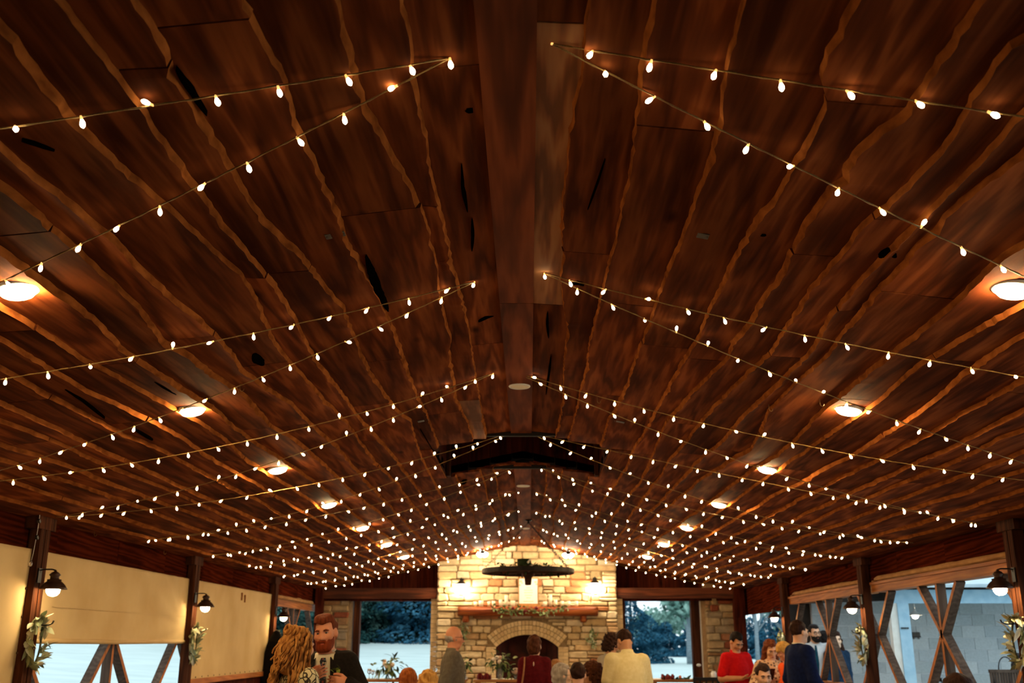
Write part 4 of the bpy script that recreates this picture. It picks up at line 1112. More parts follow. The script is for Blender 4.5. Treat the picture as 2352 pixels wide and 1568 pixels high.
# porch lamp
p = atY(2102, 1413, PY + .5)
M_PORCH = emit('porch_lamp_glow', (1, .86, .6), 40)
t = thing('porch_lamp', 'small lit barn lamp hanging under the porch in front of the block wall', 'lamp', p)
ob('shade', MB().lathe([(.115, 0), (.1, .012), (.05, .05), (.03, .055), (.02, .09), (.008, .11)], n=18, cap=False), M_WHITE, t)
ob('bulb', MB().lathe([(.05, .01), (.055, -.01), (.04, -.04), (.001, -.055)], n=10), M_PORCH, t)
ob('stem', MB().tube([(0, 0, .1), (0, 0, a.z - p.z)], .008, 6), M_WHITE, t)
# little truck-shaped iron sign on the block wall
q = atY(2105, 1458, BY - .03); sc_ = 18.0 / 2287
t = thing('iron_wall_sign', 'small dark cut-out sign on two wheels fixed to the block wall', 'sign', q)
M_SIGN = mat('rusty_black_sign', '#241b18', '#3a2a24', 30, .7)
ob('bed_plate', MB().span((-9 * sc_, -.01, -5 * sc_), (9 * sc_, .01, -2 * sc_)), M_SIGN, t)
ob('letter_plate', MB().span((-9 * sc_, -.004, -2 * sc_), (8 * sc_, .006, 6 * sc_)), mat('worn_grey_plate', '#5a5650', '#7a766e', 60, .7), t)
for dx in (-8.5, -5, -1, 3, 7):
    ob('letter_bar', MB().span(((dx - .6) * sc_, -.012, -2 * sc_), ((dx + .8) * sc_, .004, 6 * sc_)), M_SIGN, t)
ob('letter_bar', MB().span((-1 * sc_, -.012, 4.6 * sc_), (7 * sc_, .004, 6 * sc_)), M_SIGN, t)
for dx in (-6.5, 4.5):
    ob('wheel', MB().lathe([(2.2 * sc_, -.008), (2.2 * sc_, .008)], n=14, rot=Matrix.Rotation(R(90), 3, 'X'), c=(dx * sc_, 0, -6.8 * sc_)), mat('worn_grey_plate', '#5a5650', '#7a766e', 60, .7), t)
q = atY(2160, 1561, BY - .05)
t = thing('wall_spigot', 'small black tap on the block wall low behind the brace', 'tap', q)
ob('valve', MB().ball((0, 0, 0), (.03, .04, .03), 8), M_IRON, t); ob('spout', MB().tube([(0, 0, 0), (0, -.05, -.01), (0, -.06, -.05)], .012, 6), M_IRON, t)
ob('handle', MB().tube([(-.03, -.02, .03), (.03, -.02, .03)], .006, 6), M_IRON, t)
# slatted porch bench
q0 = atY(2271, 1537, 14.0); q1 = atY(2345, 1537, 14.0)
t = thing('porch_bench', 'slatted brown bench back outside on the right', 'bench', ((q0.x + q1.x) / 2, 14.0, -.12)); hw_ = (q1.x - q0.x) / 2; zt_ = q0.z + .12
for i in range(12):
    x = -hw_ + 2 * hw_ * (i + .5) / 12; ob('slat', MB().span((x - .012, -.012, .42), (x + .012, .012, zt_ - .03)), M_BRACESHADE_BENCH, t)
ob('top_rail', MB().span((-hw_, -.02, zt_ - .04), (hw_, .02, zt_)), M_BRACESHADE_BENCH, t)
ob('seat', MB().span((-hw_, 0, .40), (hw_, .45, .44)), M_BRACESHADE_BENCH, t)
for sx in (-1, 1):
    for yy in (.0, .42): ob('leg', MB().span((sx * hw_ - .025, yy - .02, 0), (sx * hw_ + .025, yy + .02, .41)), M_BRACESHADE_BENCH, t)
ob('arch', MB().tube([(hw_ * .1 + .3 * hw_ * math.cos(b_) * 1.6, 0, zt_ + .16 * math.sin(b_)) for b_ in np.linspace(0, math.pi, 12)], .008, 6), M_IRON, t)

# ================================================================== TREES
def foliage_mat(name, cols): return palette(name, cols, rough=.8, scale=3, bmp=0, vary=.45)
def clump_mat(name, c1, c2, c3):
    nt = NT(name); nt.b.inputs['Roughness'].default_value = .9; nt.b.inputs['Specular IOR Level'].default_value = 0
    mp, oi = coords(nt); no = nt.add('ShaderNodeTexNoise'); no.inputs['Scale'].default_value = 1.9; no.inputs['Detail'].default_value = 3
    nt.link(mp.outputs[0], no.inputs['Vector']); r = ramp(nt, no.outputs[0], [(.3, c1), (.5, c2), (.72, c3)])
    nt.link(r.outputs[0], nt.b.inputs['Base Color']); return nt.m
M_SPRUCE = clump_mat('teal_spruce_needles', (.006, .028, .028), (.026, .080, .076), (.13, .23, .19))
M_BLUESP = clump_mat('blue_spruce_needles', (.006, .036, .065), (.025, .10, .165), (.08, .22, .31))
M_BROAD = clump_mat('grey_green_leaves', (.10, .2, .17), (.2, .34, .29), (.34, .5, .44))
M_BARK = mat('pale_bark', '#6f7c84', '#8d9aa2', 12, .9, bmp=.4)
M_BARKD = mat('dark_bark', '#1c2a30', '#2a3a40', 12, .9)
def conifer(x, y, h, rad, m, label, seed, n=7000, droop=.25, fine=.5):
    r_ = np.random.RandomState(seed); z0 = ground_z(x, y)
    t = thing('spruce_tree', label, 'tree', (x, y, z0))
    u = 1 - np.sqrt(r_.rand(n)) ; u = u * 1.0 - .01        # height fraction, denser low
    ang = r_.rand(n) * 2 * np.pi
    tier = .75 + .25 * np.sin(u * h * 5.2 + np.sin(ang * 3) * .6)
    rr = rad * (1 - u) ** .85 * tier * (.55 + .5 * r_.rand(n) ** .5) + .05
    cx_, cy_, cz_ = rr * np.cos(ang), rr * np.sin(ang), u * h - droop * rr * .35
    L = (.34 + .3 * r_.rand(n)) * fine; W = (.09 + .08 * r_.rand(n)) * fine
    dx, dy, dz = np.cos(ang + r_.randn(n) * .35), np.sin(ang + r_.randn(n) * .35), -droop + r_.randn(n) * .22
    V = np.zeros((n, 6, 3)); P = np.stack([cx_, cy_, cz_], 1); D = np.stack([dx, dy, dz], 1); S = np.stack([-dy, dx, r_.randn(n) * .4], 1)
    V[:, 0] = P - D * L[:, None] * .5; V[:, 1] = P + S * W[:, None]; V[:, 2] = P + D * L[:, None] * .6; V[:, 3] = P - S * W[:, None]
    V[:, 4] = P + np.array([0, 0, .05]); V[:, 5] = P - np.array([0, 0, .07])
    base = (np.arange(n) * 6)[:, None]
    F = np.concatenate([base + np.array([f]) for f in ([0, 1, 4], [1, 2, 4], [2, 3, 4], [3, 0, 4], [0, 5, 1], [2, 5, 3])])
    me = bpy.data.meshes.new('needles'); me.from_pydata(V.reshape(-1, 3).tolist(), [], F.tolist()); me.materials.append(m)
    tag(ob('needles', me, parent=t), kind='stuff')
    ob('trunk', MB().tube([(0, 0, -.1), (0, 0, h * .5), (0, 0, h * .97)], [.035 * rad + .1, .05 * rad + .02, .02], 8), M_BARKD, t)
def broadleaf(x, y, h, rad, base, m, label, seed, n=2600, trunk=.13):
    r_ = np.random.RandomState(seed); z0 = ground_z(x, y)
    t = thing('leafy_tree', label, 'tree', (x, y, z0))
    nc = 34; cc = r_.randn(nc, 3); cc /= np.linalg.norm(cc, axis=1)[:, None]; cc *= (r_.rand(nc, 1) ** .4) * .8
    C_ = cc * np.array([rad, rad, (h - base) / 2]) + np.array([0, 0, (h + base) / 2])
    k = r_.randint(0, nc, n); P = C_[k] + r_.randn(n, 3) * rad * .16; P[:, 2] = np.maximum(P[:, 2], base)
    D = r_.randn(n, 3); D /= np.linalg.norm(D, axis=1)[:, None]; S = np.cross(D, r_.randn(n, 3)); S /= np.linalg.norm(S, axis=1)[:, None]
    L = (.13 + .13 * r_.rand(n))[:, None]; V = np.zeros((n, 4, 3))
    V[:, 0] = P - D * L; V[:, 1] = P + S * L * .6; V[:, 2] = P + D * L; V[:, 3] = P - S * L * .6
    F = np.arange(n * 4).reshape(n, 4)
    me = bpy.data.meshes.new('leaves'); me.from_pydata(V.reshape(-1, 3).tolist(), [], F.tolist()); me.materials.append(m)
    tag(ob('leaves', me, parent=t), kind='stuff')
    tr = MB().tube([(0, 0, -.1), (.02, 0, base), (-.03, .05, h * .75)], [trunk, trunk * .8, .03], 10)
    ob('trunk', tr, M_BARK, t)
    for i in range(5):
        q = C_[i * 3]; ob('branch', MB().tube([(0, 0, base * .9 + .1 * i), tuple(q * .6 + np.array([0, 0, .3])), tuple(q)], [trunk * .45, trunk * .25, .02], 6), M_BARK, t)
def at_ground(px_, dist):          # column of the photo at a distance
    d = ray(px_, 1475); k = dist / math.hypot(d.x, d.y); return d.x * k, d.y * k
for i, (px_, dist, h, rad, lab) in enumerate(((835, 48, 8.5, 2.6, 'dark spruce behind the left window, leftmost in it'), (880, 52, 9.5, 2.8, 'dark spruce behind the left window, second from the left'), (925, 49, 9, 2.8, 'dark spruce behind the left window, third from the left'), (968, 47, 8.5, 2.5, 'deep blue spruce behind the left window, next to the chimney'),
        (640, 44, 9, 2.8, 'teal spruce outside the far left bay, left of the coat'), (690, 46, 9, 2.9, 'teal spruce outside the far left bay, behind the curly haired woman'), (735, 47, 8, 2.4, 'teal spruce hidden mostly by the far left pillar'), (590, 45, 8, 2.6, 'spruce outside, hidden behind the lowered left canvas'))):
    x, y = at_ground(px_, dist); conifer(x, y, h, rad, M_SPRUCE if i != 3 else M_BLUESP, lab, 40 + i)
for i, (px_, dist, h, rad, lab) in enumerate(((120, 60, 5.5, 3.5, 'dark tree line at the top of the lawn by the left post'), (40, 62, 5.5, 3.5, 'dark tree line tree at the far left edge of the lawn'))):
    x, y = at_ground(px_, dist); conifer(x, y, h, rad, M_SPRUCE, lab, 70 + i)
for i, (px_, dist, h, rad, lab) in enumerate(((1450, 62, 4.05, 2.5, 'tall blue spruce at the left of the right window'), (1496, 92, 3.5, 2.2, 'low dark blue spruce in the middle of the right window'), (1530, 95, 3.1, 2.4, 'small dark spruce at the foot of the leafy tree'), (1590, 90, 3.4, 2.3, 'low blue spruce at the right edge of the right window'), (1770, 80, 3.6, 2.6, 'blue spruce behind the woman in the floral top'), (1725, 84, 3.2, 2.4, 'blue spruce right of the far corner post'), (1805, 82, 3.6, 2.4, 'blue spruce behind the farthest right post'))):
    x, y = at_ground(px_, dist); conifer(x, y, h, rad, M_BLUESP, lab, 80 + i, 3600, .25, .45)
for i, (px_, dist, h, rad, base, lab) in enumerate(((1582, 60, 7.0, 1.65, 1.75, 'grey green leafy tree with a pale trunk in the right window'), (1738, 55, 7.5, 2.1, 1.7, 'leafy tree with a pale trunk outside the far right bay'), (1508, 98, 3.9, 2.6, 1.2, 'hazy pale tree far back in the right window'), (1800, 62, 7.5, 2.2, 1.8, 'leafy tree behind the farthest right sconce'))):
    x, y = at_ground(px_, dist); broadleaf(x, y, h, rad, base, M_BROAD, lab, 100 + i, 5200, (.18, .12, .1, .12)[i])

# ================================================================== HEAD TABLE AND WHAT STANDS ON IT
M_CLOTH = mat('ivory_table_cloth', '#dccfb4', '#e8dec8', 4, .9, bmp=.15)
M_TABLE = wood('table_edge_wood', '#7a4c26', '#a06c3c', '#bb8a54', 0, 1, .6, .1)
TY = 17.3; tz = atY(1000, 1559, TY).z
for (xa, xb, lab) in ((826, 1072, 'long table by the left window set with glasses and flowers'), (1090, 1390, 'long table in front of the firebox with a flower vase'), (1490, 1662, 'long table by the right window with red napkins')):
    a = atY(xa, 1559, TY).x; b = atY(xb, 1559, TY).x
    t = thing('long_table', lab, 'table', ((a + b) / 2, TY, 0)); w_ = (b - a) / 2
    ob('table_top', MB().span((-w_, -.38, tz - .035), (w_, .38, tz)), M_TABLE, t)
    ob('runner', MB().span((-w_ + .05, -.18, tz), (w_ - .05, .18, tz + .004)), M_CLOTH, t)
    for sx in (-1, 1):
        for sy in (-1, 1): ob('leg', MB().span((sx * (w_ - .06) - .03, sy * .32 - .03, 0), (sx * (w_ - .06) + .03, sy * .32 + .03, tz - .035)), M_TABLE, t)
def glass_mat():
    nt = NT('clear_glass'); nt.b.inputs['Roughness'].default_value = .03; nt.b.inputs['Transmission Weight'].default_value = .9; nt.b.inputs['Base Color'].default_value = (.95, .97, .97, 1); return nt.m
M_GLASS = glass_mat()
M_PETAL = palette('blush_petal', ['#e8d2c0', '#f0e2d2', '#d9b8a4', '#efe6da'], vary=.15, bmp=.1)
def bouquet(px_, py_, Y, label, tall, rad, seed, n=60):
    c = atY(px_, py_, Y); t = thing('flower_vase', label, 'flowers', (c.x, Y, tz + .005)); r_ = random.Random(seed); H = c.z - tz
    if tall:
        ob('vase', MB().lathe([(.05, 0), (.05, .008), (.009, .02), (.009, H * .55), (.03, H * .7), (.05, H * .85)], n=14), M_GLASS, t)
    else:
        ob('vase', MB().lathe([(.042, 0), (.045, .01), (.05, H * .62), (.046, H * .62), (.04, .012), (.001, .012)], n=14), M_GLASS, t)
    for i in range(8):
        a = i * .8; ob('stem', MB().tube([(0, 0, H * (.4 if not tall else .7)), (rad * .3 * math.cos(a), rad * .3 * math.sin(a), H)], .003, 5), M_STEM, t)
    for i in range(n):
        v = Vector((r_.gauss(0, .55), r_.gauss(0, .5), r_.gauss(0, .45))) * rad; v.z += H
        leaf_obj(t, v, (v.x * 4 + r_.gauss(0, .4), v.y * 4 - .2, (v.z - H) * 3 - .3 + r_.gauss(0, .4)), M_EUC if r_.random() < .6 else M_DKLEAF, r_.uniform(.8, 1.5), r_.choice((0, 1, 2)), r_.uniform(-1, 1))
    for i in range(5):
        q = Vector((r_.gauss(0, .35) * rad, -rad * .45 + r_.gauss(0, .1) * rad, H + rad * r_.uniform(0, .5)))
        ob('bloom', MB().ball(q, .034, 8).ball(q + Vector((.012, -.02, .012)), .022, 8).ball(q + Vector((-.012, -.02, 0)), .022, 8), M_PETAL, t)
    return t
bouquet(893, 1531, TY - .1, 'tall stemmed vase of blush flowers on the table by the left window', True, .17, 1, 80)
bouquet(1149, 1521, TY - .1, 'glass vase of white flowers and greenery before the firebox', False, .15, 2, 80)
bouquet(1064, 1528, TY - .2, 'dark green bouquet in a glass behind the man in the grey shirt', False, .09, 3, 50)
bouquet(1188, 1545, TY - .15, 'low spray of pale leaves on the table beside the woman in burgundy', False, .1, 4, 36)
M_NAP = mat('burgundy_napkin', '#5c0a10', '#7a1218', 20, .85)
def napkin(px_, py_, w, h, label, seed):
    c = atY(px_, py_, TY - .2); t = thing('folded_napkin', label, 'napkin', (c.x, TY - .2, tz + .004)); k = 18.0 / 2287; n = 9
    vs = []
    for i in range(n + 1):
        u = i / n; x = (u - .5) * w * k; z = h * k * (.55 + .45 * abs(math.sin(u * 7 + seed))); y = .03 * (-1) ** i
        vs += [(x, y - .05, 0), (x, y, z), (x, y + .06, 0)]
    fs = []
    for i in range(n):
        for j in (0, 1): a = i * 3 + j; fs.append((a, a + 3, a + 4, a + 1))
    mb = MB(); mb.add(vs, fs); ob('fold', mb, M_NAP, t)
    ob('napkin_band', MB().span((-.012, -.06, 0), (.012, .05, h * k * .5)), M_NAP, t)
napkin(1112, 1560, 30, 13, 'fanned burgundy napkin on the table left of the firebox vase', 0)
napkin(1533, 1556, 24, 11, 'peaked burgundy napkin on the table under the right window', 1)
napkin(915, 1562, 12, 4, 'flat dark napkin on the table beside the tall vase', 2)
def goblet(px_, label, h=.16, drink=None, Y=TY - .12):
    c = atY(px_, 1550, Y); t = thing('drinking_glass', label, 'glass', (c.x, Y, tz + .004))
    ob('bowl', MB().lathe([(.03, 0), (.03, .004), (.005, .01), (.005, h * .45), (.03, h * .6), (.034, h * .8), (.028, h)], n=12), M_GLASS, t)
    if drink: ob('drink', MB().lathe([(.004, h * .47), (.029, h * .6), (.031, h * .75), (.001, h * .75)], n=12), drink, t)
M_WINE = mat('red_drink', '#b01018', '#c81820', 10, .2)
goblet(848, 'empty stemmed glass at the left end of the left table'); goblet(856, 'stemmed glass second from the left table end', .14); goblet(866, 'stemmed glass left of the tall flower vase', .13)
goblet(1000, 'stemmed glass just left of the man in the grey shirt', .2); goblet(1269, 'stemmed glass of red drink right of the woman in burgundy', .17, M_WINE)
goblet(1381, 'clear stemmed glass left of the man in the cream polo', .22)
def cup(px_, py_, r0, label, m, Y=TY - .15):
    c = atY(px_, py_, Y); h = c.z - tz; t = thing('table_jar', label, 'jar', (c.x, Y, tz + .004))
    ob('body', MB().lathe([(r0 * .8, 0), (r0, h * .3), (r0, h * .75), (r0 * .7, h * .88)], n=14), m, t)
    ob('lid', MB().lathe([(r0 * .75, h * .88), (r0 * .8, h * .9), (r0 * .75, h), (.005, h * 1.0)], n=14), M_WHITE, t)
M_CLEAR = mat('milky_jar', '#cfd3da', '#dfe3e8', 10, .25)
cup(1639, 1541, .045, 'tall milky white jar on the table by the right pillar', M_CLEAR); cup(1652, 1560, .03, 'short milky jar right of the tall white jar', M_CLEAR)
cup(1562, 1551, .022, 'small jar with an orange candle amid greens by the right window', mat('orange_candle', '#d06a40', '#e07a4c', 10, .5))
cup(1070, 1553, .03, 'pale bottle on the table behind the man in the grey shirt', M_CLEAR)
t = thing('greenery_runner', 'low dark greenery lying on the table under the right window', 'greenery', atY(1560, 1563, TY - .2)); r_ = random.Random(4)
ob('twig', MB().tube([(-.25, 0, 0), (0, .02, .01), (.28, 0, 0)], .004, 5), M_STEM, t)
for i in range(50): leaf_obj(t, (r_.uniform(-.25, .28), r_.gauss(0, .03), r_.uniform(0, .03)), (r_.gauss(0, 1), r_.gauss(0, .5), r_.uniform(0, .8)), M_DKLEAF, r_.uniform(.8, 1.2), r_.choice((0, 1)), r_.uniform(-1, 1))
# dark slatted chair back at the far right end of the table
c = atY(1622, 1555, TY - .45); t = thing('dark_chair', 'dark wooden chair at the right end of the far tables', 'chair', (c.x, TY - .45, 0)); zt_ = c.z
for sx in (-1, 1): 
    ob('back_post', MB().span((sx * .19 - .02, -.02, 0), (sx * .19 + .02, .02, zt_)), M_IRON, t); ob('leg', MB().span((sx * .19 - .02, .36, 0), (sx * .19 + .02, .4, .45)), M_IRON, t)
ob('top_rail', MB().span((-.21, -.025, zt_ - .05), (.21, .025, zt_)), M_IRON, t)
for x in (-.1, 0, .1): ob('spindle', MB().span((x - .012, -.012, .47), (x + .012, .012, zt_ - .05)), M_IRON, t)
ob('seat', MB().span((-.21, -.02, .43), (.21, .42, .47)), M_IRON, t)

# ================================================================== PEOPLE
# bodies are grown as one smooth implicit surface (blended tapered limbs) and polygonised
def surf_nets(F, xs, ys, zs):
    S = F < 0
    c = sum(S[i:S.shape[0] - 1 + i, j:S.shape[1] - 1 + j, k:S.shape[2] - 1 + k].astype(np.int8) for i in (0, 1) for j in (0, 1) for k in (0, 1))
    I, J, K = np.nonzero((c > 0) & (c < 8))
    idx = -np.ones(c.shape, dtype=np.int64); idx[I, J, K] = np.arange(len(I))
    acc = np.zeros((len(I), 3)); cnt = np.zeros(len(I))
    ax = (xs, ys, zs)
    for axis in range(3):
        for a in (0, 1):
            for b in (0, 1):
                o0 = [0, 0, 0]; o1 = [0, 0, 0]; oth = [q for q in range(3) if q != axis]
                o0[oth[0]] = o1[oth[0]] = a; o0[oth[1]] = o1[oth[1]] = b; o1[axis] = 1
                f0 = F[I + o0[0], J + o0[1], K + o0[2]]; f1 = F[I + o1[0], J + o1[1], K + o1[2]]
                m = (f0 < 0) != (f1 < 0)
                t = np.where(m, f0 / np.where(m, f0 - f1, 1), 0)
                for q, ind, A in ((0, I, xs), (1, J, ys), (2, K, zs)):
                    p0 = A[ind + o0[q]]; p1 = A[ind + o1[q]]
                    acc[:, q] += np.where(m, p0 + (p1 - p0) * t, 0)
                cnt += m
    V = acc / np.maximum(cnt, 1)[:, None]
    quads = []
    def emitq(axis):
        if axis == 0: A = S[:-1, 1:-1, 1:-1]; B = S[1:, 1:-1, 1:-1]
        elif axis == 1: A = S[1:-1, :-1, 1:-1]; B = S[1:-1, 1:, 1:-1]
        else: A = S[1:-1, 1:-1, :-1]; B = S[1:-1, 1:-1, 1:]
        i, j, k = np.nonzero(A != B); fl = A[i, j, k]
        if axis == 0: i0 = i; j0 = j + 1; k0 = k + 1; q = [idx[i0, j0 - 1, k0 - 1], idx[i0, j0, k0 - 1], idx[i0, j0, k0], idx[i0, j0 - 1, k0]]
        elif axis == 1: i0 = i + 1; j0 = j; k0 = k + 1; q = [idx[i0 - 1, j0, k0 - 1], idx[i0 - 1, j0, k0], idx[i0, j0, k0], idx[i0, j0, k0 - 1]]
        else: i0 = i + 1; j0 = j + 1; k0 = k; q = [idx[i0 - 1, j0 - 1, k0], idx[i0, j0 - 1, k0], idx[i0, j0, k0], idx[i0 - 1, j0, k0]]
        q = np.stack(q, 1); q[~fl] = q[~fl][:, ::-1]; quads.append(q)
    for a in range(3): emitq(a)
    Q = np.concatenate(quads); Q = Q[(Q >= 0).all(1)]
    return V, Q
class SDF:
    def __init__(s): s.p = []
    def cap(s, a, b, ra, rb=None, k=.03): s.p.append(('c', np.array(a, float), np.array(b, float), ra, ra if rb is None else rb, k, 1)); return s
    def ell(s, c, r, rot=None, k=.03, sub=False): s.p.append(('e', np.array(c, float), np.array(r, float), rot, 0, k, -1 if sub else 1)); return s
    def clip(s, fn): s.p.append(('f', fn)); return s
    def bounds(s):
        lo = np.full(3, 9.); hi = np.full(3, -9.)
        for p in s.p:
            if p[0] == 'c': r = max(p[3], p[4]); lo = np.minimum(lo, np.minimum(p[1], p[2]) - r); hi = np.maximum(hi, np.maximum(p[1], p[2]) + r)
            elif p[0] == 'e' and p[6] > 0: r = p[2].max(); lo = np.minimum(lo, p[1] - r); hi = np.maximum(hi, p[1] + r)
        return lo - .03, hi + .03
    def build(s, res, zs=None, zmin=None, zmax=None):
        lo, hi = s.bounds()
        if zmin is not None: lo[2] = max(lo[2], zmin - .03)
        if zmax is not None: hi[2] = min(hi[2], zmax + .03)
        xs = np.arange(lo[0], hi[0] + res, res); ys = np.arange(lo[1], hi[1] + res, res)
        if zs is None: zs = np.arange(lo[2], hi[2] + res, res)
        F = np.full((len(xs), len(ys), len(zs)), .12)
        G = np.meshgrid(xs, ys, zs, indexing='ij', sparse=True)
        for p in s.p:
            if p[0] == 'f':
                X, Y, Z = G; F = np.maximum(F, p[1](X, Y, Z)); continue
            if p[0] == 'c': r = max(p[3], p[4]); l = np.minimum(p[1], p[2]) - r - .1; h = np.maximum(p[1], p[2]) + r + .1
            else: r = p[2].max(); l = p[1] - r - .1; h = p[1] + r + .1
            sl = tuple(slice(max(0, np.searchsorted(A, l[q]) - 1), np.searchsorted(A, h[q]) + 1) for q, A in enumerate((xs, ys, zs)))
            X, Y, Z = xs[sl[0]][:, None, None], ys[sl[1]][None, :, None], zs[sl[2]][None, None, :]
            if X.size == 0 or Y.size == 0 or Z.size == 0: continue
            if p[0] == 'c':
                a, b = p[1], p[2]; d = b - a; L = max((d * d).sum(), 1e-9)
                t = np.clip(((X - a[0]) * d[0] + (Y - a[1]) * d[1] + (Z - a[2]) * d[2]) / L, 0, 1)
                D = np.sqrt((X - a[0] - d[0] * t) ** 2 + (Y - a[1] - d[1] * t) ** 2 + (Z - a[2] - d[2] * t) ** 2) - (p[3] + (p[4] - p[3]) * t)
            else:
                x, y, z = X - p[1][0], Y - p[1][1], Z - p[1][2]
                if p[3] is not None:
                    m = p[3]; x, y, z = m[0][0] * x + m[1][0] * y + m[2][0] * z, m[0][1] * x + m[1][1] * y + m[2][1] * z, m[0][2] * x + m[1][2] * y + m[2][2] * z
                q = np.sqrt((x / p[2][0]) ** 2 + (y / p[2][1]) ** 2 + (z / p[2][2]) ** 2); D = (q - 1) * p[2].min()
            k = p[5]; f = F[sl]
            if p[6] > 0: h_ = np.clip(.5 + .5 * (f - D) / k, 0, 1); F[sl] = f * (1 - h_) + D * h_ - k * h_ * (1 - h_)
            else: h_ = np.clip(.5 - .5 * (f + D) / k, 0, 1); F[sl] = f * (1 - h_) + (-D) * h_ + k * h_ * (1 - h_)
        return surf_nets(F, xs, ys, zs)
def sdf_obj(name, parts, m, parent):
    """parts: list of (V, Q) joined into one smooth mesh"""
    vs = []; fs = []; o = 0
    for V, Q in parts: vs.append(V); fs.append(Q + o); o += len(V)
    V = np.concatenate(vs); Q = np.concatenate(fs)
    me = bpy.data.meshes.new(name); me.vertices.add(len(V)); me.vertices.foreach_set('co', V.astype(np.float32).ravel())
    me.loops.add(len(Q) * 4); me.loops.foreach_set('vertex_index', Q.astype(np.int32).ravel())
    me.polygons.add(len(Q)); me.polygons.foreach_set('loop_start', np.arange(0, len(Q) * 4, 4, dtype=np.int32))
    me.update(calc_edges=True); me.validate(); me.polygons.foreach_set('use_smooth', np.ones(len(me.polygons), dtype=bool))
    me.materials.append(m); return ob(name, me, parent=parent)

def skin(name, c1, c2): return mat('skin_' + name, c1, c2, 9, .55)
SK_FAIR = skin('fair', '#d09a78', '#dca988'); SK_RUDDY = skin('ruddy', '#c98260', '#d8926c'); SK_TAN = skin('tan', '#b27a54', '#bf8862'); SK_LIGHT = skin('light', '#dcb496', '#e4c0a4')
def hairm(name, c1, c2, sc=60): return mat('hair_' + name, c1, c2, sc, .7, spec=.12, stretch=(1, 1, .15), bmp=.5)
def cloth(name, c1, c2=None, sc=30, rough=.85): return mat('cloth_' + name, c1, c2 or c1, sc, rough, bmp=.15, spec=.1)
M_EYE = mat('eye_white', '#9a8a80', '#aa9a90', 10, .3); M_IRIS = mat('dark_iris', '#1c130e', '#2a1c14', 10, .2); M_LIP = mat('lip', '#a04a3e', '#b05a4c', 20, .5)
M_LENSG = mat('spectacle_lens', '#3a3f44', '#4a4f54', 10, .1); M_SHOE = mat('black_shoe', '#0d0b0a', '#16120f', 20, .4)

def hand_sdf(wrist, fwd, normal, side, curl=.5, spread=.12, s=1.0, res=.0042, thumb_out=.8):
    """palm with four unequal bent fingers and a thumb leaving the side of the palm"""
    f = np.array(fwd, float); f /= np.linalg.norm(f); n = np.array(normal, float); n -= f * n.dot(f); n /= np.linalg.norm(n); x = np.cross(f, n) * side
    W = np.array(wrist, float); P = lambda a, b, c: W + s * (x * a + f * b + n * c)
    S = SDF()
    S.cap(P(0, -.03, 0), P(0, .015, 0), .026 * s, .027 * s, .012)
    for a in (-.026, -.009, .009, .026): S.cap(P(a * .7, .02, 0), P(a, .085, 0), .0135 * s, .0125 * s, .012)
    for a, L, r in ((-.028, .062, .0078), (-.0095, .075, .0088), (.0095, .08, .009), (.028, .072, .0088)):
        p = np.array([a, .085, 0.]); ang = curl * .55; d0 = spread * a / .03
        for j, (fr, add) in enumerate(((.45, curl * .9), (.32, curl * .8), (.23, 0))):
            q = p + L * fr * np.array([math.sin(d0) * .4, math.cos(ang), math.sin(ang)]); S.cap(P(*p), P(*q), r * s * (1 - .1 * j), r * s * (1 - .1 * (j + 1)), .004); p = q; ang += add
    t0 = np.array([.024, .02, .004]); t1 = t0 + np.array([.032 * thumb_out, .03, .012]); t2 = t1 + np.array([.008 * thumb_out, .03, .01 + .01 * curl]); t3 = t2 + np.array([-.004, .022, .006])
    S.cap(P(*t0), P(*t1), .014 * s, .0115 * s, .01); S.cap(P(*t1), P(*t2), .0112 * s, .01 * s, .004); S.cap(P(*t2), P(*t3), .01 * s, .0085 * s, .004)
    return S.build(res)

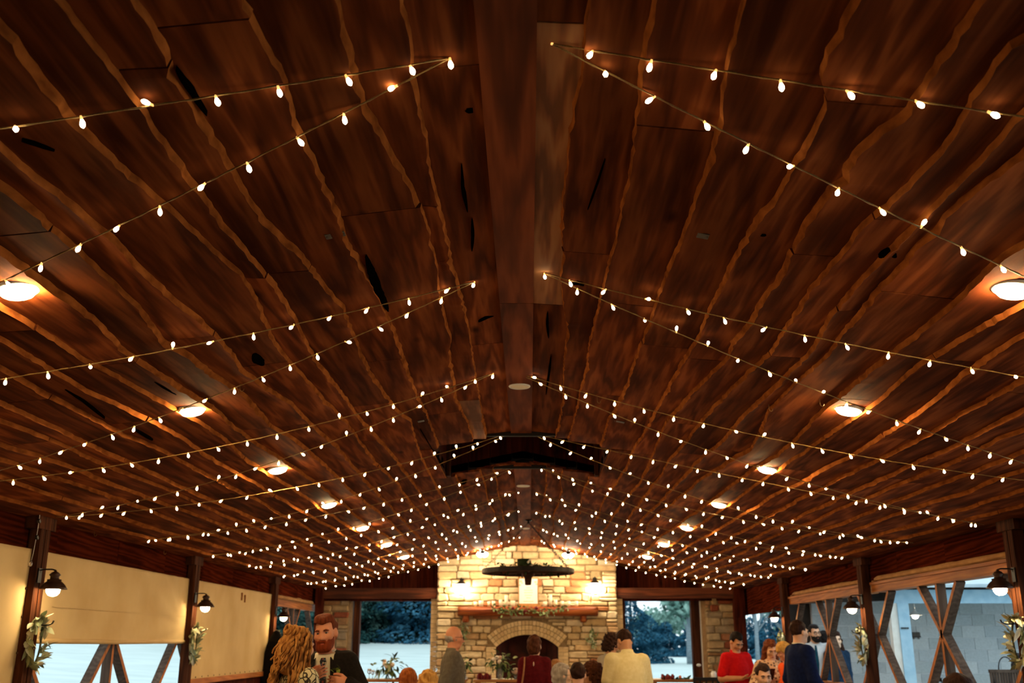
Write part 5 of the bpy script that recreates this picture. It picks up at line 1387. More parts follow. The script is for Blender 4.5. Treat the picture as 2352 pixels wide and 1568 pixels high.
def rotm(p, y, r): return np.array((Matrix.Rotation(y, 3, 'Z') @ Matrix.Rotation(-p, 3, 'X') @ Matrix.Rotation(r, 3, 'Y')))
def person(label, headpx, Y, rz, head=(0, 0, 0), lean=(0, 0), arms=None, seat=False, sk=SK_FAIR, hair=('short', None), top=('shirt', None), bottom=None, res=.012, female=False, beard=None, eyes=False, glasses=False, build=1.0, hands=True, hair_fn=None, neck_fwd=0., hand_kw=None):
    """headpx: top of the head in the photograph; facing +Y when rz = 0"""
    A = lambda v: np.array(v, float)
    dz = -.43 if seat else 0
    piv = A((0, 0, .97 + dz)); Rl = rotm(lean[0], 0, lean[1])
    U = lambda v: Rl @ (A(v) + A((0, 0, dz)) - piv) + piv
    hb = 1.0 * build
    hc = U((0, .012 + neck_fwd, 1.625)); HR = Rl @ rotm(*head)
    Hd = lambda v: hc + HR @ A(v)
    topz = max(Hd((0, 0, .128))[2], Hd((0, -.05, .115))[2], Hd((0, .06, .11))[2])
    d = ray(*headpx); tgt = CP + d * (Y / d.y)
    s = tgt.z / topz if not seat else 1.0
    cz, sz = math.cos(rz), math.sin(rz)
    hx, hy = hc[0] * s, hc[1] * s
    zoff = 0.0
    if seat: zoff = tgt.z - topz
    root = thing('person', label, 'person', (tgt.x - (cz * hx - sz * hy), Y - (sz * hx + cz * hy), 0), rz)
    root.scale = (s, s, s)
    if seat:            # seated height follows the chair: raise or lower the torso only
        dz += zoff; piv = A((0, 0, .97 + dz)); hc = U((0, .012 + neck_fwd, 1.625))
    sw = (.142 if female else .160) * hb
    sh = {q: U((q * sw, 0, 1.415)) for q in (-1, 1)}
    def arm(q):
        a = (arms or {}).get(q)
        if a is None: e = sh[q] + Rl @ A((q * .03, -.02, -.29)); w = e + A((q * .0, .06, -.25)); nrm = A((-q, 0, 0))
        else:
            e = sh[q] + A(a[0]); w = sh[q] + A(a[1]); nrm = A(a[2]) if len(a) > 2 else A((-q, 0, 0))
        return e, w, nrm
    AR_ = {q: arm(q) for q in (-1, 1)}
    hipz = .92 + dz
    legs = {}
    for q in (-1, 1):
        hip = A((q * .09, 0, hipz))
        if seat: kn = A((q * .12, .44, hipz + .0)); an = A((q * .12, .42, .08))
        else: kn = A((q * .10, .015, .50)); an = A((q * .10, -.01, .08))
        legs[q] = (hip, kn, an)
    def torso(S, g, wide=0.):
        w = hb * (.93 if female else 1.0)
        S.ell(U((0, -.005, .95)), (.165 * hb + g, .12 * hb + g, .13 + g), Rl, .05); S.ell(U((0, 0, 1.10)), ((.128 if female else .148) * hb + g + wide, .105 * hb + g + wide * .5, .16 + g), Rl, .05)
        S.ell(U((0, .0, 1.27)), (.168 * w + g, .118 * hb + g, .19 + g), Rl, .05)
        if female: S.ell(U((.065, .09, 1.24)), (.06 + g,) * 3, Rl, .04); S.ell(U((-.065, .09, 1.24)), (.06 + g,) * 3, Rl, .04)
        S.cap(sh[-1] + A((.02, 0, 0)), sh[1] - A((.02, 0, 0)), .058 + g, None, .05)
        S.cap(U((0, -.015, 1.38)), U((0, -.012, 1.475)), .092 + g * .6, .06 + g * .3, .05)
    def arms_(S, g, upto=2.0):
        for q in (-1, 1):
            e, w, _ = AR_[q]
            S.cap(sh[q], sh[q] + (e - sh[q]) * min(1, upto), .054 * hb + g, .044 * hb + g * (1 if upto >= 1 else 1.35), .035)
            if upto > 1: S.cap(e, e + (w - e) * min(1, upto - 1), .043 * hb + g, .03 + g, .03)
    # ---- skin body
    S = SDF(); torso(S, 0); arms_(S, 0)
    nb = U((0, -.012, 1.42)); S.cap(nb, Hd((0, -.02, -.05)), .056 if not female else .047, .05 if not female else .043, .03)
    for q in (-1, 1):
        h_, kn, an = legs[q]; S.cap(h_, kn, .085, .056, .04); S.cap(kn, an, .055, .038, .03); S.cap(an + A((0, -.03, -.045)), an + A((0, .13, -.05)), .035, .03, .02)
    fk = .012
    S.ell(Hd((0, -.012, .035)), (.074, .092, .092), HR, .02); S.ell(Hd((0, .025, -.035)), (.060, .068, .08), HR, .03)
    S.cap(Hd((-.03, .055, -.088)), Hd((.03, .055, -.088)), .022, None, .025)
    S.cap(Hd((0, .088, .012)), Hd((0, .108, -.028)), .009, .014, fk); S.ell(Hd((.013, .098, -.032)), (.009,) * 3, None, .008); S.ell(Hd((-.013, .098, -.032)), (.009,) * 3, None, .008)
    S.cap(Hd((-.042, .082, .028)), Hd((.042, .082, .028)), .011, None, .014)
    for q in (-1, 1):
        S.ell(Hd((q * .032, .096, .008)), (.016, .013, .010), HR, .012, sub=True)
        S.ell(Hd((q * .077, -.005, -.005)), (.011, .022, .032), HR, .01); S.ell(Hd((q * .045, .066, -.02)), (.022, .02, .02), HR, .03)
    S.cap(Hd((-.02, .088, -.062)), Hd((.02, .088, -.062)), .0085, None, .01)
    zh = hc[2] - .15
    lo, hi = S.bounds(); zs = np.concatenate([np.arange(lo[2], zh, max(res * 1.4, .014)), np.arange(zh, hi[2] + res, res * .8)])
    parts = [S.build(res, zs)]
    if hands:
        for q in (-1, 1):
            e, w, nrm = AR_[q]; kw = dict(curl=.5, res=max(.0045, res * .55)); kw.update((hand_kw or {}).get(q, {}))
            fwd = kw.pop('fwd', None)
            parts.append(hand_sdf(w, (w - e) if fwd is None else fwd, nrm, q, **kw))
    body_o = sdf_obj('body', parts, sk, root)
    # ---- clothes
    kind, tm = top
    def neckcut(X, Y_, Z): return 0
    S = SDF(); g = .012
    if kind == 'polo': torso(S, .014, .012); arms_(S, .02, .78); low = .86
    elif kind == 'shirt': torso(S, .012, .008); arms_(S, .013, 1.92); low = .90
    elif kind == 'jacket': torso(S, .026, .02); arms_(S, .02, 1.93); low = .74
    else: torso(S, .010, .0); arms_(S, .012, 1.9); low = .9
    nk = U((0, .03, 1.492)); nd = Rl @ A((0, .4, 1)); nd /= np.linalg.norm(nd)
    S.clip(lambda X, Y_, Z: (X - nk[0]) * nd[0] + (Y_ - nk[1]) * nd[1] + (Z - nk[2]) * nd[2])
    lw = U((0, 0, low)); ud = Rl @ A((0, 0, 1))
    S.clip(lambda X, Y_, Z: -((X - lw[0]) * ud[0] + (Y_ - lw[1]) * ud[1] + (Z - lw[2]) * ud[2]))
    if kind == 'jacket' and len(top[1:]) and eyes:      # open front
        fx = Rl @ A((1, 0, 0)); fy = Rl @ A((0, 1, 0)); c0 = U((0, 0, 1.0))
        def vcut(X, Y_, Z):
            lx = (X - c0[0]) * fx[0] + (Y_ - c0[1]) * fx[1] + (Z - c0[2]) * fx[2]; ly = (X - c0[0]) * fy[0] + (Y_ - c0[1]) * fy[1] + (Z - c0[2]) * fy[2]
            lz = (X - c0[0]) * ud[0] + (Y_ - c0[1]) * ud[1] + (Z - c0[2]) * ud[2]
            wdt = np.clip(.055 + .05 * np.clip(lz - .1, -.1, .3), .03, .2)
            return np.minimum(wdt - np.abs(lx), ly - .03)
        S.clip(vcut)
    sdf_obj({'polo': 'polo_shirt', 'shirt': 'shirt', 'jacket': 'suit_jacket', 'blouse': 'blouse', 'dress': 'dress'}[kind], [S.build(res)], tm, root)
    # collar band
    if kind in ('polo', 'shirt', 'jacket'):
        cm = tm if kind != 'jacket' else cloth('white_shirt_collar', '#d8d0bc')
        c1 = U((0, -.010, 1.476)); c2 = c1 + (Hd((0, -.02, -.05)) - c1) * .42
        V = []; n = 20
        for i in range(n):
            a = 2 * math.pi * i / n; x, y = math.cos(a), math.sin(a); drop = .022 * max(0, y) ** 2
            for c_, r_, dzz in ((c1, .078, -.012 - drop), (c2, .066, -drop * 1.2), (c2, .060, -.004 - drop * 1.2), (c1, .062, -.01 - drop)):
                V.append(c_ + Rl @ A((x * r_, y * r_, dzz)))
        Fq = [[4 * i + k, 4 * ((i + 1) % n) + k, 4 * ((i + 1) % n) + (k + 1) % 4, 4 * i + (k + 1) % 4] for i in range(n) for k in range(4)]
        sdf_obj('collar', [(np.array(V), np.array(Fq))], cm, root)
        if kind == 'jacket':
            S = SDF(); torso(S, .013); S.clip(lambda X, Y_, Z: (X - nk[0]) * nd[0] + (Y_ - nk[1]) * nd[1] + (Z - nk[2]) * nd[2]); S.clip(lambda X, Y_, Z: -(Z - (.95 + dz)))
            sdf_obj('dress_shirt', [S.build(max(res, .01))], cloth('ivory_dress_shirt', '#cfc6ac', '#dad2ba'), root)
    # trousers or skirt
    bm_ = bottom or cloth('dark_trousers', '#191614', '#221d1a')
    S = SDF(); S.ell(U((0, -.005, .95)), (.178 * hb, .132 * hb, .13), Rl, .05)
    for q in (-1, 1):
        h_, kn, an = legs[q]; S.cap(h_, kn, .1, .075, .05); S.cap(kn, an, .072, .06, .04)
    S.clip(lambda X, Y_, Z: Z - (1.03 + dz) + 0 * X)
    sdf_obj('trousers', [S.build(.02)], bm_, root)
    for q in (-1, 1):
        an = legs[q][2]; S = SDF().cap(an + A((0, -.035, -.04)), an + A((0, .14, -.045)), .043, .038, .02); S.clip(lambda X, Y_, Z: -Z + 0 * X); sdf_obj('shoe', [S.build(.012)], M_SHOE, root)
    # ---- hair
    hk, hm = hair
    if hk:
        S = SDF(); amp, fq = .004, 60.
        if hk == 'short': S.ell(Hd((0, -.016, .043)), (.083, .100, .098), HR, .02); line, side, back = .062, -.012, -.075
        elif hk == 'quiff': S.ell(Hd((0, -.014, .044)), (.081, .100, .095), HR, .02); S.ell(Hd((.01, .02, .1)), (.062, .065, .04), HR, .03); line, side, back = .066, -.005, -.07
        elif hk == 'curly': S.ell(Hd((0, -.02, .04)), (.102, .118, .11), HR, .02); S.ell(Hd((0, -.05, -.04)), (.095, .075, .09), HR, .03); line, side, back = .06, -.07, -.12; amp, fq = .011, 95.
        elif hk == 'bob': S.ell(Hd((0, -.02, .045)), (.09, .106, .1), HR, .02); S.ell(Hd((0, -.035, -.03)), (.088, .088, .1), HR, .03); line, side, back = .064, -.1, -.12
        elif hk == 'fringe': S.ell(Hd((0, -.022, -.01)), (.0775, .088, .055), HR, .02); line, side, back = .3, -.03, -.08
        else: S.ell(Hd((0, -.02, .045)), (.09, .106, .1), HR, .02); S.ell(Hd((0, -.04, -.05)), (.095, .08, .13), HR, .03); line, side, back = .06, -.25, -.3
        if hk in ('long', 'waves'):
            for q in (-1, 1):
                S.cap(Hd((q * .075, -.01, 0)), Hd((q * .10, -.01, -.2)), .03, .04, .03); S.cap(Hd((q * .10, -.01, -.2)), Hd((q * .10, .02 if eyes else -.03, -.36)), .04, .025, .03)
            S.cap(Hd((0, -.07, -.05)), Hd((0, -.10, -.13 if hk == 'waves' else -.22)), .07, .07, .04)
            if hk == 'long': S.cap(Hd((0, -.12, -.22)), Hd((0, -.13, -.38)), .08, .05, .04)
            amp = .009; fq = 55.
        HRt = HR.T
        def face_cut(X, Y_, Z):
            x, y, z = X - hc[0], Y_ - hc[1], Z - hc[2]
            lx = HR[0][0] * x + HR[1][0] * y + HR[2][0] * z; ly = HR[0][1] * x + HR[1][1] * y + HR[2][1] * z; lz = HR[0][2] * x + HR[1][2] * y + HR[2][2] * z
            wob = amp * (np.sin(lx * fq + 3 * np.sin(lz * fq * .6)) * np.sin(ly * fq * .9 + 1) + .6 * np.sin(lz * fq * 1.4 + lx * fq * .7))
            f_in = np.maximum(np.maximum(-(ly - (.035 if hk in ('short', 'quiff', 'fringe') else .045)), np.abs(lx) - .068), lz - line - .25 * np.abs(lx))
            cut = -f_in                                       # carve the face
            sideburn = np.where((np.abs(lx) > .05) & (ly > -.0), side - lz, -1.)
            b = np.where(ly < .03, back - lz, -1.)
            return np.maximum(np.maximum(cut, np.maximum(sideburn, b)), -1) * 1.0 + 0 * wob
        def wobble(F): pass
        S.clip(face_cut)
        V, Q = S.build(min(res, .009))
        L_ = (V - hc) @ HR
        ww = amp * (np.sin(L_[:, 0] * fq + 3 * np.sin(L_[:, 2] * fq * .6)) * np.sin(L_[:, 1] * fq * .9 + 1) + .6 * np.sin(L_[:, 2] * fq * 1.4 + L_[:, 0] * fq * .7))
        dirn = (V - hc); dirn /= np.maximum(np.linalg.norm(dirn, axis=1), 1e-6)[:, None]
        V = V + dirn * ww[:, None]
        sdf_obj('hair', [(V, Q)], hm, root)
    if beard is not None:
        S = SDF(); S.ell(Hd((0, .03, -.045)), (.068, .078, .085), HR, .02); S.cap(Hd((-.025, .07, -.095)), Hd((.025, .07, -.095)), .034, None, .02); S.cap(Hd((-.026, .097, -.05)), Hd((.026, .097, -.05)), .009, None, .01)
        S.ell(Hd((0, .112, -.066)), (.022, .025, .008), HR, .006, sub=True)
        def bc(X, Y_, Z):
            x, y, z = X - hc[0], Y_ - hc[1], Z - hc[2]
            lx = HR[0][0] * x + HR[1][0] * y + HR[2][0] * z; ly = HR[0][1] * x + HR[1][1] * y + HR[2][1] * z; lz = HR[0][2] * x + HR[1][2] * y + HR[2][2] * z
            return np.maximum(lz - np.where(np.abs(lx) < .03, -.043, -.055 + 1.1 * (np.abs(lx) - .03)), -ly - .005)
        S.clip(bc); sdf_obj('beard', [S.build(min(res, .008))], beard, root)
    if eyes:
        rot = Matrix([list(r) for r in HR])
        for q in (-1, 1):
            e_ = Hd((q * .032, .080, .008)); eo = ob('eye', MB().ball(e_, (.0135, .0125, .0065), 10, rot=rot), M_EYE, root)
            ob('iris', MB().ball(Hd((q * .032 - .001, .0905, .0065)), (.006, .003, .006), 8, rot=rot), M_IRIS, eo)
            ob('eyebrow', MB().tube([Hd((q * .016, .094, .024)), Hd((q * .034, .095, .029)), Hd((q * .053, .084, .022))], [.0055, .006, .004], 6), hm if hk else M_IRIS, root)
        ob('lips', MB().ball(Hd((0, .092, -.0605)), (.021, .008, .0045), 10, rot=rot).ball(Hd((0, .091, -.069)), (.017, .008, .005), 10, rot=rot), M_LIP, root)
    if glasses:
        g_ = None
        for q in (-1, 1):
            pts = [Hd((q * .034 + .025 * math.cos(a), .106, .006 + .02 * math.sin(a))) for a in np.linspace(0, 2 * math.pi, 13)]
            g_ = ob('spectacle_rim', MB().tube(pts, .0028, 6, cap=False), M_IRON, root)
            ob('temple_arm', MB().tube([Hd((q * .06, .1, .01)), Hd((q * .08, .05, .012)), Hd((q * .082, -.01, .008))], .0022, 5), M_IRON, root)
        ob('bridge', MB().tube([Hd((-.01, .108, .008)), Hd((.01, .108, .008))], .0025, 5), M_IRON, root)
    root['_h'] = 0
    del root['_h']
    return root, dict(U=U, Hd=Hd, HR=HR, Rl=Rl, arms=AR_, sh=sh, hc=hc, s=s, dz=dz)

# ------------------------------------------------------------------ cloth patterns
def lace_mat():
    nt = NT('cream_lace_with_dark_scrolls'); nt.b.inputs['Roughness'].default_value = .9
    mp, oi = coords(nt)
    n1 = nt.add('ShaderNodeTexNoise'); n1.inputs['Scale'].default_value = 9; n1.inputs['Detail'].default_value = 1
    nt.link(mp.outputs[0], n1.inputs['Vector'])
    vm = nt.add('ShaderNodeVectorMath', operation='MULTIPLY_ADD'); vm.inputs[1].default_value = (.12, .12, .12)
    nt.link(n1.outputs['Color'], vm.inputs[0]); nt.link(mp.outputs[0], vm.inputs[2])
    vo = nt.add('ShaderNodeTexVoronoi', feature='DISTANCE_TO_EDGE'); vo.inputs['Scale'].default_value = 22
    nt.link(vm.outputs[0], vo.inputs['Vector'])
    r = ramp(nt, vo.outputs['Distance'], [(.06, '#2a2014'), (.12, '#cfc39a')]); nt.link(r.outputs[0], nt.b.inputs['Base Color']); return nt.m
def floral_mat(name, base, spots, sc=14):
    nt = NT(name); nt.b.inputs['Roughness'].default_value = .9; mp, oi = coords(nt)
    vo = nt.add('ShaderNodeTexVoronoi'); vo.inputs['Scale'].default_value = sc; nt.link(mp.outputs[0], vo.inputs['Vector'])
    wn = nt.add('ShaderNodeSeparateColor'); nt.link(vo.outputs['Color'], wn.inputs[0])
    r = nt.add('ShaderNodeValToRGB'); r.color_ramp.interpolation = 'CONSTANT'; e = r.color_ramp.elements
    e[0].position = 0; e[0].color = C4(spots[0]); e[1].position = .33; e[1].color = C4(spots[1]); x = e.new(.66); x.color = C4(spots[2]); nt.link(wn.outputs[0], r.inputs[0])
    r2 = ramp(nt, vo.outputs['Distance'], [(.34, (0, 0, 0)), (.44, (1, 1, 1))])
    m = nt.add('ShaderNodeMix', data_type='RGBA'); nt.link(r2.outputs[0], m.inputs[0]); nt.link(r.outputs[0], m.inputs[6]); m.inputs[7].default_value = C4(base)
    nt.link(m.outputs[2], nt.b.inputs['Base Color']); return nt.m
M_LACE = lace_mat()
M_FLORAL = floral_mat('peach_floral_print', '#d0a684', ['#8a4a38', '#5c4438', '#e0c8b0'], 26)
M_TIE = floral_mat('dark_floral_tie', '#14161a', ['#b8a890', '#8a4038', '#4c6070'], 60)
H_AUB = hairm('auburn', '#4e2110', '#7a3a1c'); H_GOLD = hairm('golden_waves', '#7a4a20', '#c08a48', 40); H_BROWN = hairm('brown', '#3a1e10', '#5c3420'); H_DARK = hairm('near_black', '#120c0a', '#201612')
H_GREY = hairm('grey', '#8a8078', '#b0a69c'); H_BLOND = hairm('blond', '#b07a38', '#d8a658'); H_COPPER = hairm('copper', '#7a3a14', '#a85c24'); H_DKBR = hairm('dark_brown', '#24130c', '#3a2216')
PI = math.pi

# ------------------------------------------------------------------ the couple
root, k = person('bearded man in a dark suit and floral tie talking to the curly haired woman', (751, 1413), 7.7, PI - .02, head=(.1, -.12, .05), lean=(-.04, .05),
    arms={1: ((.12, .06, -.24), (-.10, .30, -.085), (0, -1, -.1)), -1: ((-.14, .06, -.23), (-.05, .22, -.13), (.6, -1, 0))}, sk=SK_RUDDY, hair=('quiff', H_AUB), beard=hairm('auburn_beard', '#6a2a12', '#8a3c1c'),
    top=('jacket', cloth('charcoal_suit', '#16120f', '#211b17', 60)), eyes=True, res=.0075, build=1.0,
    hand_kw={1: dict(fwd=(-.75, .35, .35), curl=.45, thumb_out=.7), -1: dict(fwd=(.85, .25, .1), curl=.6, thumb_out=.7)})
U = k['U']
tie = MB(); vs = []
for i, (z, w, y) in enumerate(((1.455, .016, .078), (1.43, .024, .092), (1.41, .016, .104), (1.36, .022, .122), (1.28, .03, .14), (1.18, .036, .138), (1.08, .042, .128), (1.02, .03, .12), (1.0, .002, .118))):
    for x in (-w, 0, w): vs.append(tuple(U((x, y + .012 + (.006 if x == 0 else 0), z))))
nn = len(vs) // 3
tie.add(vs, [(i * 3 + j, i * 3 + j + 1, i * 3 + j + 4, i * 3 + j + 3) for i in range(nn - 1) for j in (0, 1)], 0, True); ob('necktie', tie, M_TIE, root)
for q in (-1, 1):       # lapels
    pts = [(.055, .085, 1.46), (.10, .105, 1.40), (.125, .128, 1.33), (.10, .145, 1.26), (.072, .152, 1.12), (.06, .15, 1.06)]
    inn = [(.05, .095, 1.455), (.055, .118, 1.40), (.06, .142, 1.33), (.055, .155, 1.26), (.05, .158, 1.12), (.055, .154, 1.06)]
    v2 = [tuple(U((q * a, b + .006, c))) for a, b, c in pts] + [tuple(U((q * a, b + .006, c))) for a, b, c in inn]
    lp = MB(); lp.add(v2, [(i, i + 1, i + 7, i + 6) for i in range(5)], 0, False); ob('lapel', lp, cloth('charcoal_suit', '#16120f'), root)
bt = random.Random(2); bpos = U((-.115, .125, 1.345))
ob('boutonniere_stem', MB().tube([bpos + np.array((0, .01, -.05)), bpos + np.array((0, .02, .02))], .003, 5), M_STEM, root)
M_BOUT = mat('olive_leaf', '#5c6a1c', '#78862c', 20, .7)
for i in range(9):
    leaf_obj(root, Vector(bpos) + Vector((bt.gauss(0, .01), .022, bt.gauss(.01, .015))), (bt.gauss(0, 1), .35, bt.gauss(.3, .8)), M_BOUT, bt.uniform(.5, .8), bt.choice((0, 1)), bt.uniform(-1, 1))

root, k = person('woman with long wavy golden hair in a lace top, seen from behind', (691, 1443), 7.15, -.72, head=(.08, .1, .03), sk=SK_FAIR, hair=('waves', H_GOLD), top=('blouse', M_LACE), bottom=cloth('cream_skirt', '#c8bc98'), female=True, res=.009,
    arms={1: ((.06, .04, -.27), (.0, .25, -.25)), -1: ((-.06, .02, -.27), (-.02, .2, -.30))})
Hd = k['Hd']; lr = random.Random(12); locks = MB()
for i in range(150):
    a = lr.uniform(PI * .90, PI * 2.10) ; z0 = lr.uniform(-.02, .115); rr = .096 * math.sqrt(max(.05, 1 - ((z0 - .03) / .115) ** 2))
    x0, y0_ = rr * math.cos(a), rr * math.sin(a) * 1.12 - .01
    Ln = (lr.uniform(.3, .55) if (x0 < -.035 or x0 > .06) else lr.uniform(.1, .2)) if z0 < .07 else lr.uniform(.1, .26); ph = lr.uniform(0, 6); pts = []; n = 16
    for j in range(n + 1):
        u = j / n; z = z0 - Ln * u ** 1.05; out = 1 + .28 * min(1, u * 2) + .2 * max(0, u - .5); wv = .019 * math.sin(u * Ln * 42 + ph) * min(1, u * 4)
        yy = y0_ * out - .035 * u - wv * .6 * math.sin(a + 1)
        pts.append(Hd((x0 * out + wv + .02 * u * lr.uniform(-.2, .2), yy, z + .012 * math.sin(u * 5 + ph) * (1 if z0 > .06 else .2))))
    locks.tube(pts, [.0095 * (1 - .7 * j / n) + .003 for j in range(n + 1)], 5)
for i in range(46):      # loose swept-up twists on the crown
    a = lr.uniform(PI * 1.05, PI * 1.95); zc0 = lr.uniform(.02, .12); c = Vector((.085 * math.cos(a), .1 * math.sin(a), zc0)); ph = lr.uniform(0, 6)
    pts = [Hd((c.x * (1.05 + .12 * math.sin(b * 2 + ph)) + .03 * math.cos(b + ph), c.y * 1.08 - .015 * abs(math.sin(b)), c.z + .028 * math.sin(b * 1.3 + ph))) for b in np.linspace(0, 4, 10)]
    locks.tube(pts, [.006, .009, .011, .012, .012, .012, .011, .009, .007, .004], 5)
ob('hair_locks', locks, H_GOLD, root)

# ------------------------------------------------------------------ people standing by the fireplace
person('bald older man in a grey shirt standing side on at the chimney', (1044, 1438), 12.0, -PI / 2 + .12, head=(.1, 0, 0), sk=SK_RUDDY, hair=('fringe', H_GREY), top=('shirt', cloth('olive_grey_shirt', '#5c5448', '#6c6456')), bottom=cloth('navy_jeans', '#14161c'), glasses=True, build=1.12,
       arms={1: ((.04, -.1, -.28), (.0, -.02, -.52)), -1: ((-.04, -.1, -.28), (.02, .0, -.5))})
root, k = person('woman in a burgundy top with a shoulder strap, facing the firebox', (1228, 1459), 13.1, -.12, head=(.05, -.25, 0), sk=SK_LIGHT, hair=('bob', H_BROWN), top=('blouse', cloth('burgundy_top', '#4a0a10', '#5a1016')), female=True, build=1.05)
sp = [k['U'](p_) for p_ in ((-.12, .04, 1.475), (-.125, -.05, 1.475), (-.12, -.118, 1.40), (-.13, -.142, 1.28), (-.16, -.14, 1.1), (-.19, -.11, .9))]
ob('bag_strap', MB().tube(sp, .011, 6), cloth('tan_leather_strap', '#9a6a48', '#ac7c58'), root)
ob('keyhole_slit', MB().ball(k['U']((0.0, -.128, 1.40)), (.008, .006, .028), 8), SK_LIGHT, root)
person('broad man in a cream polo shirt bending forward, seen from behind', (1434, 1448), 11.5, .22, head=(.55, .25, 0), lean=(.22, .03), sk=SK_TAN, hair=('short', H_DKBR), top=('polo', cloth('cream_polo', '#d8c890', '#e2d4a4')), bottom=cloth('khaki_trousers', '#8a7450'), build=1.1, neck_fwd=.03,
       arms={1: ((.05, .02, -.27), (.07, .05, -.53)), -1: ((-.05, .02, -.27), (-.06, .05, -.52))})
person('dark curly haired person half hidden behind the man in the cream polo', (1404, 1457), 13.4, -.9, head=(.35, 0, 0), lean=(.15, 0), sk=SK_TAN, hair=('curly', H_DKBR), top=('blouse', cloth('pale_grey_top', '#b0a898')), female=True)
# ------------------------------------------------------------------ seated guests near the fireplace
M_CHAIR = wood('folding_chair_wood', '#5a3820', '#7a5030', '#946640', 2, 1, .6, .1)
def chair(x, y, rz, label):
    t = thing('guest_chair', label, 'chair', (x, y, 0), rz)
    ob('seat', MB().span((-.2, -.2, .42), (.2, .22, .45)), M_CHAIR, t)
    for sx in (-1, 1):
        ob('leg', MB().bar((sx * .18, .18, 0), (sx * .18, .16, .43), .03, .03), M_CHAIR, t); ob('leg', MB().bar((sx * .18, -.24, 0), (sx * .18, -.26, .86), .03, .03), M_CHAIR, t)
    for z in (.6, .72, .82): ob('back_slat', MB().span((-.18, -.275, z - .025), (.18, -.255, z + .025)), M_CHAIR, t)
    return t
def seated(label, hp, Y, rz, clab, **kw):
    r_, k_ = person(label, hp, Y, rz, seat=True, **kw); chair(r_.location.x, r_.location.y, rz, clab); return r_, k_
seated('seated guest with smooth copper hair, back of the head before the left window', (938, 1536), 10.3, .1, 'chair under the copper haired guest', hair=('bob', H_COPPER), top=('shirt', cloth('brown_knit', '#5a3a26')), female=True)
seated('seated guest with parted blond hair, right of the copper haired guest', (985, 1540), 10.5, -.25, 'chair under the blond guest', head=(.15, -.2, .1), hair=('long', H_BLOND), top=('blouse', cloth('rust_top', '#6a3420')), female=True)
seated('seated older woman with grey hair and a white top, turned right', (1292, 1524), 11.6, -1.15, 'chair under the grey haired woman', head=(0, -.3, 0), hair=('bob', H_GREY), top=('blouse', cloth('white_top', '#cfc8ba')), female=True, sk=SK_LIGHT, glasses=True)
seated('seated man with short dark hair in a black suit, seen from behind', (1327, 1522), 11.2, -.1, 'chair under the man in black', hair=('short', H_DKBR), top=('jacket', cloth('black_suit', '#0e0c0b', '#161311')))
seated('seated woman with curly brown hair and glasses, turned left', (1357, 1521), 11.9, 1.25, 'chair under the curly brown haired woman', head=(0, .25, 0), hair=('curly', H_BROWN), top=('blouse', cloth('black_top', '#120f0e')), female=True, glasses=True, sk=SK_TAN)
seated('blurred seated guest with light brown hair right of the woman in burgundy', (1278, 1517), 14.6, 2.6, 'chair under the light brown haired guest', head=(.4, .3, .2), hair=('long', hairm('light_brown', '#8a5a34', '#a87848')), top=('blouse', cloth('blush_top', '#c8a898')), female=True, sk=SK_LIGHT)

# ------------------------------------------------------------------ right side guests
M_PHONE = mat('black_phone', '#08080a', '#101014', 10, .25)
def phone(p, rot, label):
    t = thing('mobile_phone', label, 'phone', p); t.rotation_euler = rot
    ob('case', MB().span((-.036, -.004, -.075), (.036, .004, .075)), M_PHONE, t); ob('screen', MB().span((-.033, -.0052, -.07), (.033, -.004, .07)), M_LENSG, t)
def wrist_world(root, k, q, add=(0, 0, 0)):
    w = Vector(k['arms'][q][1]) + Vector(add); return root.matrix_basis @ w
def mb_update(root): root.matrix_basis
def place(root, v):
    s_ = root.scale[0]; c_, s2 = math.cos(root.rotation_euler.z), math.sin(root.rotation_euler.z)
    x, y, z = [a * s_ for a in v]; return Vector((root.location.x + c_ * x - s2 * y, root.location.y + s2 * x + c_ * y, z))
root, k = person('young man in a red polo shirt looking down at his phone', (1689, 1452), 14.0, PI + .42, head=(.55, .05, 0), lean=(.05, 0), sk=SK_TAN, hair=('short', H_DARK), top=('polo', cloth('red_polo', '#b80c10', '#c81418')), bottom=cloth('khaki_shorts', '#b8a47c'), eyes=True, build=1.0, res=.01,
    arms={1: ((.09, .0, -.26), (-.07, .23, -.25), (0, 0, 1)), -1: ((-.10, -.01, -.26), (.06, .24, -.25), (0, 0, 1))}, hand_kw={1: dict(fwd=(-.6, .7, .1)), -1: dict(fwd=(.5, .8, .1))})
phone(place(root, k['arms'][-1][1] + np.array((.03, .1, .035))), (R(-55), 0, root.rotation_euler.z + .3), 'black phone in the hands of the man in red')
root, k = person('smiling woman in a peach floral blouse looking down at a phone', (1768, 1470), 13.4, PI + .06, head=(.4, .1, .05), sk=SK_FAIR, hair=('long', hairm('chestnut', '#5a2c18', '#7a4024')), top=('blouse', M_FLORAL), female=True, eyes=True, build=1.15, res=.01,
    arms={1: ((.10, .02, -.25), (-.03, .26, -.16), (-.6, 0, .6)), -1: ((-.10, .0, -.26), (.05, .22, -.30), (0, 0, 1))}, hand_kw={1: dict(fwd=(-.3, .6, .6)), -1: dict(fwd=(.8, .5, 0))})
phone(place(root, k['arms'][1][1] + np.array((-.02, .1, .06))), (R(-30), 0, root.rotation_euler.z + .2), 'black phone held up by the woman in the floral blouse')
seated('dark haired seated man facing the camera below the floral blouse', (1751, 1525), 11.3, PI + .1, 'chair under the man below the floral blouse', head=(.2, 0, 0), hair=('short', H_DKBR), top=('shirt', cloth('grey_shirt', '#4a4642')), sk=SK_FAIR, eyes=True)
person('person in bright orange with short blond hair bending down behind the navy suit', (1800, 1477), 13.0, 1.9, head=(.6, 0, 0), lean=(.2, 0), hair=('bob', H_BLOND), top=('blouse', cloth('orange_top', '#e8501c', '#f06428')), female=True, sk=SK_RUDDY)
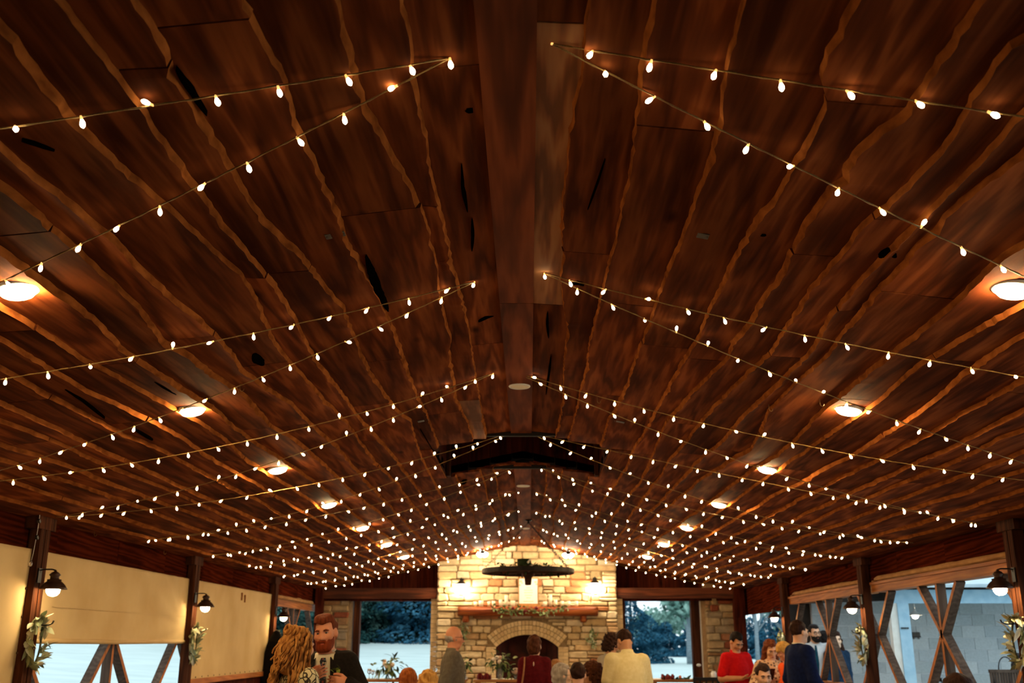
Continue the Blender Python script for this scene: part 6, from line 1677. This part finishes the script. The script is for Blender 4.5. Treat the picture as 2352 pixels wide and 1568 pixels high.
person('tall man in a navy suit turned away at the right wall', (1833, 1425), 12.2, -1.25, head=(.05, .15, 0), sk=SK_FAIR, hair=('short', H_DKBR), top=('jacket', cloth('navy_suit', '#0a1230', '#101c44')), bottom=cloth('navy_trousers', '#0a1024'), build=.95,
       arms={1: ((.09, .0, -.28), (.05, .2, -.45)), -1: ((-.08, -.02, -.28), (-.06, .08, -.52))})
root, k = person('bearded man in glasses, white shirt and dark tie standing outside the truss', (1869, 1434), 16.6, PI - .25, head=(0, .45, .03), sk=SK_FAIR, hair=('short', H_DARK), beard=hairm('black_beard', '#120d0a', '#1c1410'), top=('shirt', cloth('white_shirt', '#c8d0d6', '#d4dce2')), eyes=True, glasses=True, build=1.12, res=.01)
tb = MB(); tb.tube([k['U'](p_) for p_ in ((0, .08, 1.45), (.0, .135, 1.36), (0, .145, 1.2), (0, .14, 1.05))], [.016, .022, .032, .02], 6); ob('necktie', tb, cloth('teal_tie', '#123848', '#1a4a5c'), root)
person('person with dark hair seen between the bearded man and the long haired woman', (1890, 1449), 17.0, -.4, hair=('bob', H_DARK), top=('shirt', cloth('dark_grey_shirt', '#1c1c20')), female=True)
person('young woman with very long dark hair standing at the block wall', (1918, 1451), 16.4, PI + .1, head=(0, -.1, 0), sk=SK_LIGHT, hair=('long', H_DKBR), top=('blouse', cloth('dark_blue_top', '#16283c', '#1e3650')), female=True, eyes=True, res=.01)
seated('woman with dark brown hair at the bottom right, face turned right', (2203, 1550), 7.7, PI + .9, 'chair under the woman at the bottom right', head=(.1, .2, 0), hair=('bob', H_DKBR), top=('blouse', cloth('plum_top', '#3a2430')), female=True, eyes=True, res=.01)
seated('dark haired person in a patterned top on the porch bench, far right', (2340, 1501), 14.25, PI, 'porch chair behind the post, far right', hair=('long', H_DARK), top=('blouse', floral_mat('grey_blotch_print', '#8a8e98', ['#1c1c24', '#c8ccd4', '#3a3e4a'], 12)), female=True)

# ------------------------------------------------------------------ black jacket hanging from the far left hook
p = atY(636, 1447, 16.1)
t = thing('hanging_jacket', 'black suit jacket hanging from the hook on the far left post', 'jacket', p)
M_BLK = cloth('black_wool', '#0b0908', '#141110')
S = SDF(); S.cap((0, 0, -.05), (0, .0, -.16), .035, .10, .06); S.ell((.0, 0, -.45), (.15, .09, .36), None, .08); S.ell((-.02, 0, -.75), (.19, .1, .34), None, .08)
S.cap((.08, .0, -.2), (.15, .02, -.55), .05, .045, .04); S.cap((.15, .02, -.55), (.15, .03, -.85), .045, .04, .04); S.cap((-.09, .0, -.25), (-.17, .02, -.6), .05, .045, .04); S.cap((-.17, .02, -.6), (-.18, .03, -.9), .045, .04, .04)
S.clip(lambda X, Y_, Z: -(Z + 1.02) + 0 * X)
sdf_obj('coat', [S.build(.012)], M_BLK, t)
ob('lining', MB().ball((-.01, -.045, -.17), (.03, .02, .07), 10), cloth('brown_lining', '#4a2a1c'), t)
ob('hang_loop', MB().tube([(-.02, 0, -.04), (0, -.01, .012), (.02, 0, -.04)], .004, 6), M_BLK, t)
# plumb cord with weights by the nearest left post
p = Vector((XLW + .24, 8.55, 2.5))
q = atX(90, 1192, XLW + .2)
t = thing('weighted_pull', 'thin cord with two black weights and a small glass bulb beside the nearest left post', 'pull string', (q.x, q.y, 2.56))
ob('string', MB().tube([(0, 0, .02), (0, 0, -.1), (-.01, 0, -.28), (-.015, -.01, -.36)], .002, 5), M_WHITE, t)
for z in (-.03, -.16): ob('weight', MB().box((0, 0, z), (.022, .022, .03), Matrix.Rotation(.7, 3, 'X')), M_IRON, t)
ob('clear_bulb', MB().lathe([(.006, -.34), (.015, -.36), (.012, -.38), (.001, -.388)], n=10, c=(-.015, -.01, 0)), M_GLASS, t)
